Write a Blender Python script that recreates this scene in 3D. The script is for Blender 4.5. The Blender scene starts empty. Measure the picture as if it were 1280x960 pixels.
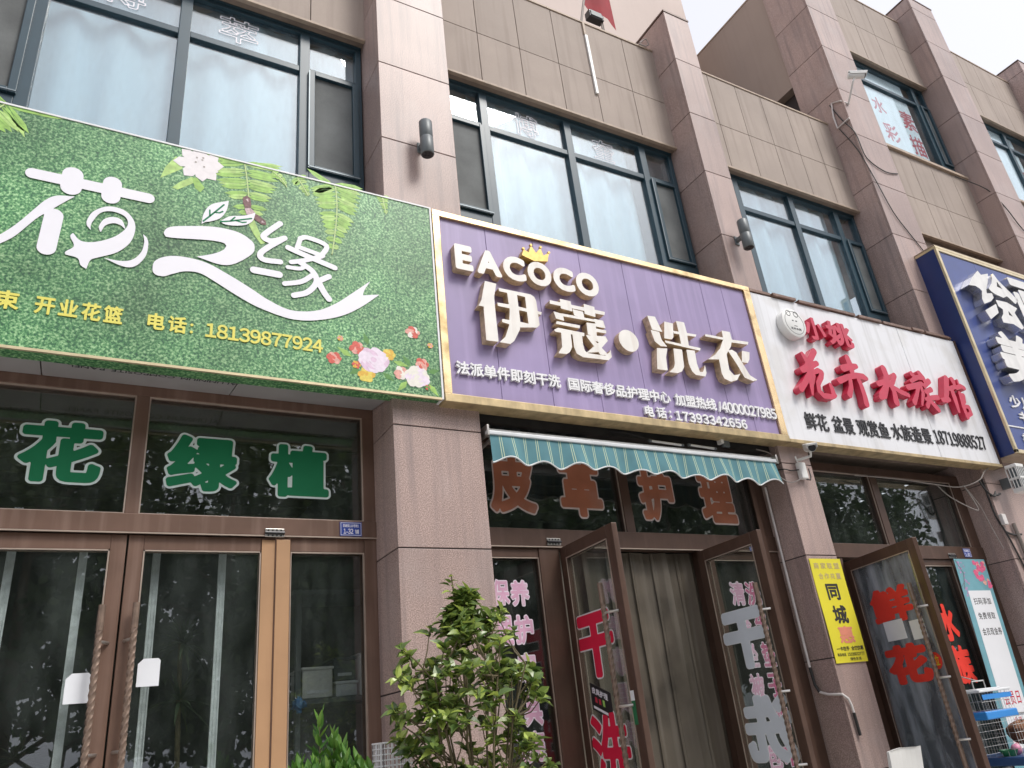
import bpy, math, random
import numpy as np
from mathutils import Matrix, Vector

# ------------------------------------------------------------------ camera, sky, sun, exposure
S = bpy.context.scene
C = S.collection
cam_data = bpy.data.cameras.new('camera')
cam = bpy.data.objects.new('camera', cam_data)
C.objects.link(cam)
RIGHT = Vector((0.87199971, -0.47877092, -0.10195546))
DOWN = Vector((0.11906573, 0.40947719, -0.90451743))
FWD = Vector((0.47480508, 0.77659954, 0.4140692))
m3 = Matrix((RIGHT, -DOWN, -FWD)).transposed()
cam.matrix_world = Matrix.Translation((0, -4.6, 1.55)) @ m3.to_4x4()
cam_data.sensor_width = 36
cam_data.lens = 954.09 / 1280 * 36
cam_data.clip_end = 2000
cam_data.clip_start = 0.05
S.camera = cam

SUN_EL, SUN_DIR = math.radians(52), Vector((0.50, -0.86, 0))
W = bpy.data.worlds.new('World')
S.world = W
W.use_nodes = True
wn = W.node_tree
bg = wn.nodes['Background']
sky = wn.nodes.new('ShaderNodeTexSky')
sky.sky_type = 'NISHITA'
sky.sun_disc = False
sky.sun_elevation = SUN_EL
sky.sun_rotation = math.atan2(SUN_DIR.x, SUN_DIR.y)
sky.air_density = 1.0
sky.dust_density = 6.0
sky.ozone_density = 1.0
hs = wn.nodes.new('ShaderNodeHueSaturation')
hs.inputs['Saturation'].default_value = 0.22
wn.links.new(sky.outputs[0], hs.inputs['Color'])
ov = wn.nodes.new('ShaderNodeMix')            # thin even cloud over the clear-sky gradient
ov.data_type = 'RGBA'
ov.inputs['Factor'].default_value = .72
wn.links.new(hs.outputs[0], ov.inputs[6])
ov.inputs[7].default_value = (3.35, 3.38, 3.80, 1)
wn.links.new(ov.outputs[2], bg.inputs['Color'])
bg.inputs['Strength'].default_value = 0.15
sl = bpy.data.lights.new('sun', 'SUN')
sl.energy = 1.15
sl.angle = math.radians(18)
sl.color = (1.0, 0.96, 0.90)
sun = bpy.data.objects.new('sun', sl)
C.objects.link(sun)
d = SUN_DIR.normalized() * math.cos(SUN_EL) + Vector((0, 0, math.sin(SUN_EL)))
sun.rotation_euler = d.to_track_quat('Z', 'Y').to_euler()
S.view_settings.view_transform = 'Standard'
S.view_settings.look = 'None'
S.view_settings.gamma = 1
S.view_settings.use_curve_mapping = False
S.view_settings.exposure = .95
S.cycles.max_bounces = 8
S.cycles.transparent_max_bounces = 24
S.cycles.use_denoising = True

R = random.Random(7)

# ------------------------------------------------------------------ materials
def mat(name, col, rough=.6, metal=0., var=.12, scale=6., spk=0., spk_scale=220., streak=0., streak_col=None,
        bump=0., bump_scale=80., island=0., spec=.5, patches=0., patch_col=None, patch_scale=1.5):
    m = bpy.data.materials.new(name)
    m.use_nodes = True
    nt = m.node_tree
    N, L = nt.nodes, nt.links
    b = N['Principled BSDF']
    tc = N.new('ShaderNodeTexCoord')
    cur = N.new('ShaderNodeRGB')
    cur.outputs[0].default_value = (*col, 1)
    cur = cur.outputs[0]

    def noise(sc, det=4, sx=1, sy=1, sz=1):
        mp = N.new('ShaderNodeMapping')
        mp.inputs['Scale'].default_value = (sx, sy, sz)
        L.new(tc.outputs['Object'], mp.inputs[0])
        n = N.new('ShaderNodeTexNoise')
        n.inputs['Scale'].default_value = sc
        n.inputs['Detail'].default_value = det
        L.new(mp.outputs[0], n.inputs['Vector'])
        return n.outputs['Fac']

    def rng(f, a, b_, c, d_):
        r = N.new('ShaderNodeMapRange')
        for k, v in zip(('From Min', 'From Max', 'To Min', 'To Max'), (a, b_, c, d_)):
            r.inputs[k].default_value = v
        L.new(f, r.inputs[0])
        return r.outputs[0]

    def mul(c, f):
        x = N.new('ShaderNodeVectorMath')
        x.operation = 'SCALE'
        L.new(c, x.inputs[0])
        L.new(f, x.inputs['Scale'])
        return x.outputs[0]

    def mix(c, col2, f):
        x = N.new('ShaderNodeMix')
        x.data_type = 'RGBA'
        L.new(f, x.inputs['Factor'])
        L.new(c, x.inputs[6])
        x.inputs[7].default_value = (*col2, 1)
        return x.outputs[2]
    if var:
        cur = mul(cur, rng(noise(scale), .3, .7, 1 - var, 1 + var))
    if spk:
        cur = mul(cur, rng(noise(spk_scale, 2), .35, .65, 1 - spk, 1 + spk))
    if patches:
        cur = mix(cur, patch_col, rng(noise(patch_scale, 6), .52, .68, 0, patches))
    if streak:
        cur = mix(cur, streak_col or tuple(c * .45 for c in col), rng(noise(1, 5, 14, 14, .7), .5, .75, 0, streak))
    if island:
        g = N.new('ShaderNodeNewGeometry')
        cur = mul(cur, rng(g.outputs['Random Per Island'], 0, 1, 1 - island, 1 + island))
    L.new(cur, b.inputs['Base Color'])
    b.inputs['Roughness'].default_value = rough
    b.inputs['Metallic'].default_value = metal
    b.inputs['Specular IOR Level'].default_value = spec
    if bump:
        bp = N.new('ShaderNodeBump')
        bp.inputs['Strength'].default_value = bump
        bp.inputs['Distance'].default_value = .01
        L.new(noise(bump_scale, 3), bp.inputs['Height'])
        L.new(bp.outputs[0], b.inputs['Normal'])
    m['col'] = col
    return m

def glass(name, tint, dirt=.05, dirt_col=(.35, .37, .36), gain=1.0, f0=.045, wav=.0):
    """thin sheet of window glass: clear, mirror reflection by Schlick's law, a film of grime"""
    m = bpy.data.materials.new(name)
    m.use_nodes = True
    nt = m.node_tree
    N, L = nt.nodes, nt.links
    for n in list(N):
        if n.type != 'OUTPUT_MATERIAL':
            N.remove(n)
    out = [n for n in N if n.type == 'OUTPUT_MATERIAL'][0]
    lw = N.new('ShaderNodeLayerWeight')
    lw.inputs['Blend'].default_value = .5
    p = N.new('ShaderNodeMath'); p.operation = 'POWER'
    L.new(lw.outputs['Facing'], p.inputs[0]); p.inputs[1].default_value = 5
    q = N.new('ShaderNodeMath'); q.operation = 'MULTIPLY_ADD'
    L.new(p.outputs[0], q.inputs[0]); q.inputs[1].default_value = .95 * gain; q.inputs[2].default_value = f0 * gain
    q.use_clamp = True
    tr = N.new('ShaderNodeBsdfTransparent'); tr.inputs[0].default_value = (*tint, 1)
    gl = N.new('ShaderNodeBsdfGlossy'); gl.inputs['Roughness'].default_value = .0
    gl.inputs['Color'].default_value = (.95, .97, 1, 1)
    mx = N.new('ShaderNodeMixShader')
    L.new(q.outputs[0], mx.inputs[0]); L.new(tr.outputs[0], mx.inputs[1]); L.new(gl.outputs[0], mx.inputs[2])
    df = N.new('ShaderNodeBsdfDiffuse'); df.inputs[0].default_value = (*dirt_col, 1)
    tc = N.new('ShaderNodeTexCoord')
    mp = N.new('ShaderNodeMapping'); mp.inputs['Scale'].default_value = (5, 5, 1.5)
    L.new(tc.outputs['Object'], mp.inputs[0])
    nz = N.new('ShaderNodeTexNoise'); nz.inputs['Scale'].default_value = 1.6; nz.inputs['Detail'].default_value = 6
    L.new(mp.outputs[0], nz.inputs['Vector'])
    r = N.new('ShaderNodeMapRange')
    for k, v in zip(('From Min', 'From Max', 'To Min', 'To Max'), (.4, .8, dirt * .35, dirt * 2.2)):
        r.inputs[k].default_value = v
    L.new(nz.outputs['Fac'], r.inputs[0])
    m2 = N.new('ShaderNodeMixShader')
    L.new(r.outputs[0], m2.inputs[0]); L.new(mx.outputs[0], m2.inputs[1]); L.new(df.outputs[0], m2.inputs[2])
    L.new(m2.outputs[0], out.inputs[0])
    if wav:
        bp = N.new('ShaderNodeBump'); bp.inputs['Strength'].default_value = wav; bp.inputs['Distance'].default_value = .02
        n2 = N.new('ShaderNodeTexNoise'); n2.inputs['Scale'].default_value = 1.3; n2.inputs['Detail'].default_value = 1
        L.new(tc.outputs['Object'], n2.inputs['Vector'])
        L.new(n2.outputs['Fac'], bp.inputs['Height'])
        L.new(bp.outputs[0], gl.inputs['Normal'])
    return m

def sheer(name, col, trans=.5, see=.0):
    m = bpy.data.materials.new(name); m.use_nodes = True
    nt = m.node_tree; N, L = nt.nodes, nt.links
    N.remove(N['Principled BSDF'])
    out = N['Material Output']
    a = N.new('ShaderNodeBsdfDiffuse'); a.inputs[0].default_value = (*col, 1)
    b = N.new('ShaderNodeBsdfTranslucent'); b.inputs[0].default_value = (*col, 1)
    t = N.new('ShaderNodeBsdfTransparent')
    x = N.new('ShaderNodeMixShader'); x.inputs[0].default_value = trans
    L.new(a.outputs[0], x.inputs[1]); L.new(b.outputs[0], x.inputs[2])
    y = N.new('ShaderNodeMixShader'); y.inputs[0].default_value = see
    L.new(x.outputs[0], y.inputs[1]); L.new(t.outputs[0], y.inputs[2])
    L.new(y.outputs[0], out.inputs[0])
    return m

def leafmat(name, dark, light, rough=.38):
    m = bpy.data.materials.new(name); m.use_nodes = True
    nt = m.node_tree; N, L = nt.nodes, nt.links
    b = N['Principled BSDF']
    g = N.new('ShaderNodeNewGeometry')
    cr = N.new('ShaderNodeValToRGB')
    cr.color_ramp.elements[0].color = (*dark, 1)
    cr.color_ramp.elements[1].color = (*light, 1)
    cr.color_ramp.elements[1].position = .97
    e = cr.color_ramp.elements.new(.7); e.color = (*[a * .65 + c * .35 for a, c in zip(dark, light)], 1)
    L.new(g.outputs['Random Per Island'], cr.inputs[0])
    L.new(cr.outputs[0], b.inputs['Base Color'])
    b.inputs['Roughness'].default_value = rough
    tl = N.new('ShaderNodeBsdfTranslucent')
    L.new(cr.outputs[0], tl.inputs[0])
    mx = N.new('ShaderNodeMixShader'); mx.inputs[0].default_value = .25
    L.new(b.outputs[0], mx.inputs[1]); L.new(tl.outputs[0], mx.inputs[2])
    L.new(mx.outputs[0], N['Material Output'].inputs[0])
    return m

MT = dict(
    granite=mat('pink_granite', (.385, .285, .256), .42, var=.14, scale=1.2, spk=.40, spk_scale=140, streak=.75, streak_col=(.235, .185, .18), island=.08, patches=.35, patch_col=(.42, .35, .335), patch_scale=2.2, spec=.4),
    joint=mat('dark_joint', (.06, .05, .05), .9, var=0),
    stucco=mat('beige_cladding', (.36, .295, .252), .75, var=.08, scale=1.5, spk=.05, streak=.55, streak_col=(.235, .185, .155), island=.06, patches=.25, patch_col=(.28, .225, .19), patch_scale=1.8),
    soffit=mat('brown_soffit', (.25, .19, .15), .8, var=.15, streak=.2),
    trim=mat('stone_trim', (.40, .31, .235), .6, var=.15, scale=12),
    sidewall=mat('render_wall', (.375, .30, .255), .85, var=.06, scale=.8, streak=.15, streak_col=(.25, .19, .16)),
    pinkwall=mat('pale_render', (.62, .52, .47), .85, var=.05, scale=1, streak=.12, streak_col=(.50, .41, .37)),
    roof=mat('roof_felt', (.2, .19, .18), .9),
    winframe=mat('teal_aluminium', (.024, .058, .080), .35, .0, var=.08),
    winlight=mat('sash_edge', (.20, .24, .26), .35, .3, var=.1),
    screen=mat('insect_screen', (.135, .145, .145), .8, var=.25, scale=3, spk=.15, spk_scale=400),
    bronze=mat('bronze_aluminium', (.175, .105, .077), .42, .25, var=.14, scale=4, streak=.5, streak_col=(.34, .235, .19)),
    bronzedark=mat('dark_bronze', (.095, .055, .04), .40, .2, var=.15, streak=.4, streak_col=(.16, .10, .08)),
    film=mat('tan_film', (.46, .27, .145), .5, var=.08, scale=3, streak=.35, streak_col=(.34, .19, .10)),
    bead=mat('glazing_bead', (.55, .45, .38), .35, .5, var=.1),
    steel=mat('brushed_steel', (.55, .53, .50), .3, .9, var=.15, scale=20),
    rope=mat('twisted_bronze_bar', (.25, .18, .14), .42, .45, var=.2, scale=30),
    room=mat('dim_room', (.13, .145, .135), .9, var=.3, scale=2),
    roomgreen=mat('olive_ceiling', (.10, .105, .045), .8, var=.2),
    alu=mat('aluminium_strip', (.84, .86, .88), .5, .0, var=.15, scale=20, streak=.5, streak_col=(.4, .42, .43)),
    white=mat('white_paint', (.78, .78, .79), .5, var=.05),
    whitesign=mat('white_composite_panel', (.74, .745, .77), .35, var=.03, scale=2, streak=.7, streak_col=(.55, .55, .55), patches=.5, patch_col=(.60, .58, .55), patch_scale=3),
    paper=mat('white_paper', (.78, .80, .84), .7, var=.04),
    printwhite=mat('print_white', (.80, .79, .84), .5, var=.02),
    yellowprint=mat('yellow_print', (.72, .66, .12), .5, var=.05),
    purple=mat('purple_panel', (.295, .232, .415), .42, var=.10, scale=2, streak=.55, streak_col=(.42, .33, .56), island=.05),
    gold=mat('gold_mirror_steel', (.80, .60, .34), .26, .85, var=.15, scale=5, patches=.7, patch_col=(.22, .16, .06), patch_scale=4, bump=.12, bump_scale=6),
    golddirty=mat('weathered_gold_trim', (.50, .39, .22), .45, .45, var=.25, scale=8, streak=.7, streak_col=(.26, .2, .12)),
    goldside=mat('letter_side_gold', (.60, .46, .29), .4, .25, var=.3, scale=25, streak=.5, streak_col=(.40, .27, .17)),
    acrylic=mat('white_acrylic', (.80, .77, .72), .3, var=.06, scale=6, streak=.45, streak_col=(.52, .43, .34)),
    crown=mat('crown_gold', (.60, .41, .12), .40, .5, var=.15, scale=30),
    red=mat('red_acrylic', (.54, .030, .072), .38, var=.08, scale=6, streak=.3, streak_col=(.40, .02, .05)),
    black=mat('black_acrylic', (.018, .018, .02), .45, var=.1),
    navy=mat('navy_panel', (.032, .060, .235), .32, var=.08, streak=.2, streak_col=(.02, .035, .15), bump=.12, bump_scale=1.4),
    navyside=mat('navy_side', (.012, .028, .13), .35, var=.1),
    champagne=mat('champagne_frame', (.62, .52, .33), .32, .5, var=.12, scale=8),
    chrome=mat('chrome_letter', (.66, .66, .67), .22, .85, var=.06),
    chromeface=mat('pale_letter_face', (.74, .73, .71), .4, var=.08, streak=.3, streak_col=(.45, .44, .43)),
    panelgrey=mat('grey_composite_soffit', (.36, .35, .355), .5, var=.12, scale=3, patches=.4, patch_col=(.26, .25, .25)),
    inkblack=mat('ink_black', (.04, .04, .045), .6, var=0),
    letgreen=mat('green_vinyl', (.016, .20, .085), .6, spec=.2, var=.05),
    letwhite=mat('pale_vinyl_edge', (.70, .80, .77), .6, spec=.2, var=.03),
    letrust=mat('faded_rust_vinyl', (.44, .165, .095), .6, spec=.2, var=.15, scale=5, patches=.5, patch_col=(.46, .27, .22), patch_scale=3),
    letgrey=mat('faded_vinyl_edge', (.62, .53, .50), .6, spec=.2, var=.1),
    letred=mat('crimson_vinyl', (.68, .018, .060), .6, spec=.2, var=.05),
    letredw=mat('white_vinyl_edge', (.74, .70, .72), .6, spec=.2, var=.02),
    letback=mat('vinyl_backing', (.70, .75, .82), .6, spec=.2, var=.04),
    letback2=mat('vinyl_backing_edge', (.80, .83, .87), .6, spec=.2, var=.04),
    letpink=mat('faded_pink_vinyl', (.62, .36, .50), .6, spec=.2, var=.12, scale=8, patches=.6, patch_col=(.74, .58, .68), patch_scale=5),
    letpinkd=mat('deep_pink_vinyl', (.52, .13, .26), .6, spec=.2, var=.12, scale=8, patches=.5, patch_col=(.62, .34, .46), patch_scale=5),
    letpinkw=mat('pale_pink_edge', (.74, .66, .74), .6, spec=.2, var=.03),
    letscarlet=mat('scarlet_vinyl', (.76, .055, .038), .6, spec=.2, var=.06, scale=8),
    awnw=mat('awning_white_trim', (.70, .72, .72), .6, var=.08),
    roller=mat('awning_roller', (.62, .64, .66), .4, .2, var=.1),
    lampgrey=mat('lamp_grey', (.125, .14, .145), .45, .1, var=.08),
    lampdark=mat('lamp_reflector', (.03, .03, .035), .3, .3, var=0),
    camwhite=mat('camera_white', (.72, .72, .70), .4, var=.05),
    camblack=mat('camera_black', (.02, .02, .022), .25, var=0),
    cable=mat('black_cable', (.03, .028, .028), .6, var=0),
    cablegrey=mat('grey_cable', (.30, .27, .25), .6, var=.1),
    pipe=mat('white_pvc', (.66, .62, .60), .5, var=.1, scale=10),
    plateblue=mat('plate_blue', (.022, .060, .33), .4, var=.04),
    yellow=mat('yellow_poster', (.74, .66, .045), .5, var=.03),
    postblack=mat('poster_black', (.03, .03, .03), .6, var=0),
    postpink=mat('poster_salmon', (.72, .26, .17), .6, var=.05),
    postgrey=mat('poster_faded', (.52, .42, .20), .6, var=0),
    teal=mat('teal_poster', (.16, .36, .42), .5, var=.12, scale=6),
    tealw=mat('poster_panel_white', (.76, .77, .80), .5, var=.02),
    postred=mat('poster_red', (.52, .03, .06), .6, var=0),
    peach=mat('blossom_pink', (.68, .12, .24), .6, var=.2, scale=40),
    peachd=mat('blossom_violet', (.46, .25, .46), .6, var=.2, scale=40),
    cageblue=mat('cage_blue', (.035, .25, .66), .35, var=.05),
    cagewhite=mat('cage_white', (.72, .74, .76), .4, var=.04),
    wire=mat('cage_wire', (.60, .60, .58), .4, .3, var=0),
    ballpink=mat('pink_plastic', (.72, .27, .40), .4, var=.05),
    dishgreen=mat('green_plastic', (.02, .17, .07), .4, var=.05),
    straw=mat('brown_straw', (.26, .12, .06), .9, var=.35, scale=40),
    bluetray=mat('blue_tray', (.03, .075, .19), .4, var=.05),
    greyplastic=mat('grey_plastic', (.12, .14, .15), .5, var=.1),
    blueball=mat('blue_crumpled_film', (.10, .24, .50), .4, var=.3, scale=40),
    bark=mat('bark', (.13, .09, .06), .9, var=.3, scale=30),
    stem=mat('green_stem', (.13, .105, .055), .7, var=.2, scale=30),
    leaf=leafmat('shrub_leaf', (.070, .130, .034), (.44, .54, .11), .28),
    leaf2=leafmat('bush_leaf', (.05, .16, .025), (.20, .36, .06), .35),
    leaf3=leafmat('tree_leaf', (.045, .08, .028), (.11, .165, .05), .5),
    spiky=leafmat('spiky_leaf', (.06, .09, .05), (.12, .16, .08), .5),
    pot=mat('clay_pot', (.28, .12, .07), .8, var=.15),
    soil=mat('soil', (.05, .035, .025), .95, var=.3),
    flagred=mat('red_flag', (.28, .012, .02), .8, var=.1),
    pole=mat('grey_pole', (.22, .19, .17), .5, .3, var=.1),
    pavement=mat('paving', (.50, .485, .46), .85, var=.1, scale=2, spk=.1),
    road=mat('asphalt', (.055, .055, .056), .9, var=.15, spk=.2),
    kerb=mat('kerb_stone', (.38, .37, .35), .8, var=.1),
    stripc=mat('plastic_strip', (.112, .094, .073), .38, var=.25, scale=1.6, patches=.9, patch_col=(.045, .038, .03), patch_scale=1.6, streak=.45, streak_col=(.26, .235, .20)),
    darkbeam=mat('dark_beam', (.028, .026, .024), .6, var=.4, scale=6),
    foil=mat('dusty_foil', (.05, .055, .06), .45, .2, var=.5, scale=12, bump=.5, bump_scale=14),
    fern=mat('fern_print', (.30, .52, .11), .55, var=.25, scale=25),
    ferndark=mat('fern_vein_print', (.09, .25, .05), .55, var=.15, scale=25),
    frond=mat('frond_rib_print', (.50, .64, .27), .55, var=.1),
    lily=mat('lily_print', (.78, .74, .75), .55, var=.05, scale=30),
    lilyd=mat('lily_stamen_print', (.40, .36, .33), .55, var=.2, scale=40),
    rosered=mat('rose_red_print', (.60, .10, .07), .55, var=.2, scale=50),
    rosepink=mat('rose_pink_print', (.72, .36, .30), .55, var=.2, scale=50),
    rosepale=mat('peony_print', (.70, .52, .66), .55, var=.12, scale=40),
    rosepalel=mat('peony_pale_print', (.78, .68, .78), .55, var=.08, scale=40),
    rosewhite=mat('white_rose_print', (.78, .75, .68), .55, var=.06, scale=40),
    roseyel=mat('yellow_rose_print', (.72, .58, .10), .55, var=.15, scale=50),
    rosegold=mat('gold_rose_print', (.70, .42, .05), .55, var=.15, scale=50),
    butter=mat('butterfly_print', (.16, .07, .07), .55, var=.5, scale=60),
    butter2=mat('butterfly_pale_print', (.55, .40, .42), .55, var=.3, scale=60),
)
MT['glass_up'] = glass('window_glass', (.86, .93, .95), .05, (.62, .68, .72), 2.0, .06)
MT['glass_high'] = glass('high_window_glass', (.90, .95, .96), .03, (.6, .66, .7), .75, .06)
MT['glass_shop'] = glass('shop_glass', (.88, .91, .90), .045, (.26, .30, .285), 1.7, .05, .06)
MT['glass_door'] = glass('door_glass', (.80, .83, .81), .04, (.33, .34, .33), 1.3, .05)
MT['glass_hazy'] = glass('hazy_door_glass', (.52, .55, .58), .42, (.42, .46, .51), 1.6, .07)
MT['curtain'] = sheer('sheer_curtain', (.64, .735, .79), .12, .02)
MT['awning'] = None

def awning_mat():
    m = mat('teal_awning_canvas', (.085, .215, .250), .8, var=.12, scale=5, streak=.25, streak_col=(.10, .27, .28))
    nt = m.node_tree; N, L = nt.nodes, nt.links
    b = N['Principled BSDF']
    src = b.inputs['Base Color'].links[0].from_socket
    tc = N.new('ShaderNodeTexCoord'); sp = N.new('ShaderNodeSeparateXYZ')
    L.new(tc.outputs['Object'], sp.inputs[0])
    def band(off, half):
        a = N.new('ShaderNodeMath'); a.operation = 'ADD'; a.inputs[1].default_value = off; L.new(sp.outputs[0], a.inputs[0])
        mo = N.new('ShaderNodeMath'); mo.operation = 'MODULO'; mo.inputs[1].default_value = .104; L.new(a.outputs[0], mo.inputs[0])
        s = N.new('ShaderNodeMath'); s.operation = 'SUBTRACT'; s.inputs[1].default_value = .052; L.new(mo.outputs[0], s.inputs[0])
        ab = N.new('ShaderNodeMath'); ab.operation = 'ABSOLUTE'; L.new(s.outputs[0], ab.inputs[0])
        lt = N.new('ShaderNodeMath'); lt.operation = 'LESS_THAN'; lt.inputs[1].default_value = half; L.new(ab.outputs[0], lt.inputs[0])
        return lt.outputs[0]
    mx = N.new('ShaderNodeMath'); mx.operation = 'MAXIMUM'
    L.new(band(.02, .0028), mx.inputs[0]); L.new(band(.004, .0028), mx.inputs[1])
    x = N.new('ShaderNodeMix'); x.data_type = 'RGBA'
    L.new(mx.outputs[0], x.inputs['Factor']); L.new(src, x.inputs[6]); x.inputs[7].default_value = (.46, .55, .38, 1)
    L.new(x.outputs[2], b.inputs['Base Color'])
    return m
MT['awning'] = awning_mat()

def turf_print():
    """printed lawn photograph: fine light and dark green flecks"""
    m = bpy.data.materials.new('lawn_print'); m.use_nodes = True
    nt = m.node_tree; N, L = nt.nodes, nt.links
    b = N['Principled BSDF']; b.inputs['Roughness'].default_value = .45
    tc = N.new('ShaderNodeTexCoord')
    n = N.new('ShaderNodeTexNoise'); n.inputs['Scale'].default_value = 62; n.inputs['Detail'].default_value = 3; n.inputs['Roughness'].default_value = .65
    L.new(tc.outputs['Object'], n.inputs['Vector'])
    big = N.new('ShaderNodeTexNoise'); big.inputs['Scale'].default_value = 1.6; big.inputs['Detail'].default_value = 3
    L.new(tc.outputs['Object'], big.inputs['Vector'])
    cr = N.new('ShaderNodeValToRGB'); e = cr.color_ramp.elements
    e[0].position = .34; e[0].color = (.018, .085, .040, 1)
    e[1].position = .66; e[1].color = (.36, .56, .30, 1)
    k = e.new(.45); k.color = (.045, .175, .065, 1)
    k = e.new(.53); k.color = (.115, .30, .115, 1)
    L.new(n.outputs['Fac'], cr.inputs[0])
    r = N.new('ShaderNodeMapRange'); r.inputs['From Min'].default_value = .3; r.inputs['From Max'].default_value = .7
    r.inputs['To Min'].default_value = .62; r.inputs['To Max'].default_value = 1.3
    L.new(big.outputs['Fac'], r.inputs[0])
    v = N.new('ShaderNodeVectorMath'); v.operation = 'SCALE'
    L.new(cr.outputs[0], v.inputs[0]); L.new(r.outputs[0], v.inputs['Scale'])
    L.new(v.outputs[0], b.inputs['Base Color'])
    return m
MT['turf'] = turf_print()

# ------------------------------------------------------------------ mesh helpers
class MB:
    def __init__(s):
        s.v, s.f, s.mi, s.sm = [], [], [], []
    def add(s, vs, fs, mi=0, smooth=False):
        o = len(s.v)
        s.v += [tuple(map(float, p)) for p in vs]
        s.f += [tuple(i + o for i in f) for f in fs]
        s.mi += [mi] * len(fs) if isinstance(mi, int) else list(mi)
        s.sm += [smooth] * len(fs)
        return s
    def box(s, x0, x1, y0, y1, z0, z1, mi=0, T=None):
        vs = [(x, y, z) for x in (x0, x1) for y in (y0, y1) for z in (z0, z1)]
        if T: vs = [T(*p) for p in vs]
        return s.add(vs, [(0, 1, 3, 2), (4, 6, 7, 5), (0, 4, 5, 1), (2, 3, 7, 6), (0, 2, 6, 4), (1, 5, 7, 3)], mi)
    def tube(s, pts, r, n=8, mi=0, cap=True, closed=False):
        pts = [Vector(p) for p in pts]
        rs = r if isinstance(r, (list, tuple)) else [r] * len(pts)
        rings, prev = [], None
        for i, p in enumerate(pts):
            a = pts[max(i - 1, 0)]; b = pts[min(i + 1, len(pts) - 1)]
            if closed: a, b = pts[i - 1], pts[(i + 1) % len(pts)]
            t = (b - a)
            t = t.normalized() if t.length > 1e-9 else Vector((0, 0, 1))
            if prev is None:
                up = Vector((0, 0, 1)) if abs(t.z) < .9 else Vector((1, 0, 0))
                u = t.cross(up).normalized()
            else:
                u = (prev - t * prev.dot(t))
                u = u.normalized() if u.length > 1e-6 else t.orthogonal().normalized()
            prev = u; w = t.cross(u)
            rings.append([p + (u * math.cos(2 * math.pi * k / n) + w * math.sin(2 * math.pi * k / n)) * rs[i] for k in range(n)])
        vs = [q for r_ in rings for q in r_]
        fs = []
        m = len(rings)
        for i in range(m if closed else m - 1):
            for k in range(n):
                a, b = i * n + k, i * n + (k + 1) % n
                c, d_ = ((i + 1) % m) * n + (k + 1) % n, ((i + 1) % m) * n + k
                fs.append((a, b, c, d_))
        if cap and not closed:
            fs += [tuple(range(n))[::-1], tuple((m - 1) * n + k for k in range(n))]
        return s.add(vs, fs, mi, True)
    def lathe(s, prof, center, n=24, mi=0, axis='z'):
        """prof: list of (r, h) along the axis"""
        vs = []
        for r, h in prof:
            for k in range(n):
                a = 2 * math.pi * k / n
                p = (r * math.cos(a), r * math.sin(a), h)
                if axis == 'y': p = (p[0], p[2], p[1])
                vs.append((center[0] + p[0], center[1] + p[1], center[2] + p[2]))
        fs = [(i * n + k, i * n + (k + 1) % n, (i + 1) * n + (k + 1) % n, (i + 1) * n + k) for i in range(len(prof) - 1) for k in range(n)]
        fs += [tuple(range(n)), tuple((len(prof) - 1) * n + k for k in range(n))]
        return s.add(vs, fs, mi, True)
    def twist(s, p0, p1, r, turns, mi=0, n=12):
        """a twisted square bar: lobed section turned along its length"""
        p0, p1 = Vector(p0), Vector(p1)
        t = (p1 - p0).normalized(); u = t.orthogonal().normalized(); w = t.cross(u)
        m = int(turns * 10) + 2
        vs = []
        for i in range(m):
            q = p0.lerp(p1, i / (m - 1)); ph = 2 * math.pi * turns * i / (m - 1)
            for k in range(n):
                a = 2 * math.pi * k / n
                rr = r * (1 + .13 * math.cos(4 * a))
                vs.append(q + (u * math.cos(a + ph) + w * math.sin(a + ph)) * rr)
        fs = [(i * n + k, i * n + (k + 1) % n, (i + 1) * n + (k + 1) % n, (i + 1) * n + k) for i in range(m - 1) for k in range(n)]
        fs += [tuple(range(n)), tuple((m - 1) * n + k for k in range(n))]
        return s.add(vs, fs, mi, False)

OFF = {}
def thing(name, label, cat, loc=(0, 0, 0), group=None, local=False):
    o = bpy.data.objects.new(name, None)
    C.objects.link(o)
    o.location = loc
    o.empty_display_size = .2
    o['label'] = label
    o['category'] = cat
    if group: o['group'] = group
    OFF[o] = Vector((0, 0, 0)) if local else Vector(loc)
    return o

def build(name, mb, mats, parent=None, bevel=0, label=None, kind=None, smooth_angle=40):
    me = bpy.data.meshes.new(name)
    me.from_pydata(mb.v, [], mb.f)
    if not isinstance(mats, (list, tuple)): mats = [mats]
    for m in mats: me.materials.append(m)
    me.polygons.foreach_set('material_index', mb.mi)
    me.polygons.foreach_set('use_smooth', mb.sm)
    me.update()
    o = bpy.data.objects.new(name, me)
    C.objects.link(o)
    if any(mb.sm) and smooth_angle:
        try: me.set_sharp_from_angle(angle=math.radians(smooth_angle))
        except Exception: pass
    if parent is not None:
        o.parent = parent
        if parent in OFF: o.location = -OFF[parent]
    if bevel:
        b = o.modifiers.new('bevel', 'BEVEL'); b.width = bevel; b.segments = 2; b.limit_method = 'ANGLE'; b.angle_limit = math.radians(50)
    if label: o['label'] = label
    if kind: o['kind'] = kind
    return o

def solo(name, mb, mats, label, cat, group=None, bevel=0):
    o = build(name, mb, mats, None, bevel, label)
    o['category'] = cat
    if group: o['group'] = group
    return o

def dup(root, loc, label, group=None):
    r = root.copy(); C.objects.link(r); r.location = loc; r['label'] = label
    if group: r['group'] = group
    for ch in list(root.children):
        c = ch.copy(); C.objects.link(c); c.parent = r
        for g in list(ch.children):
            k = g.copy(); C.objects.link(k); k.parent = c
    return r

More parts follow.
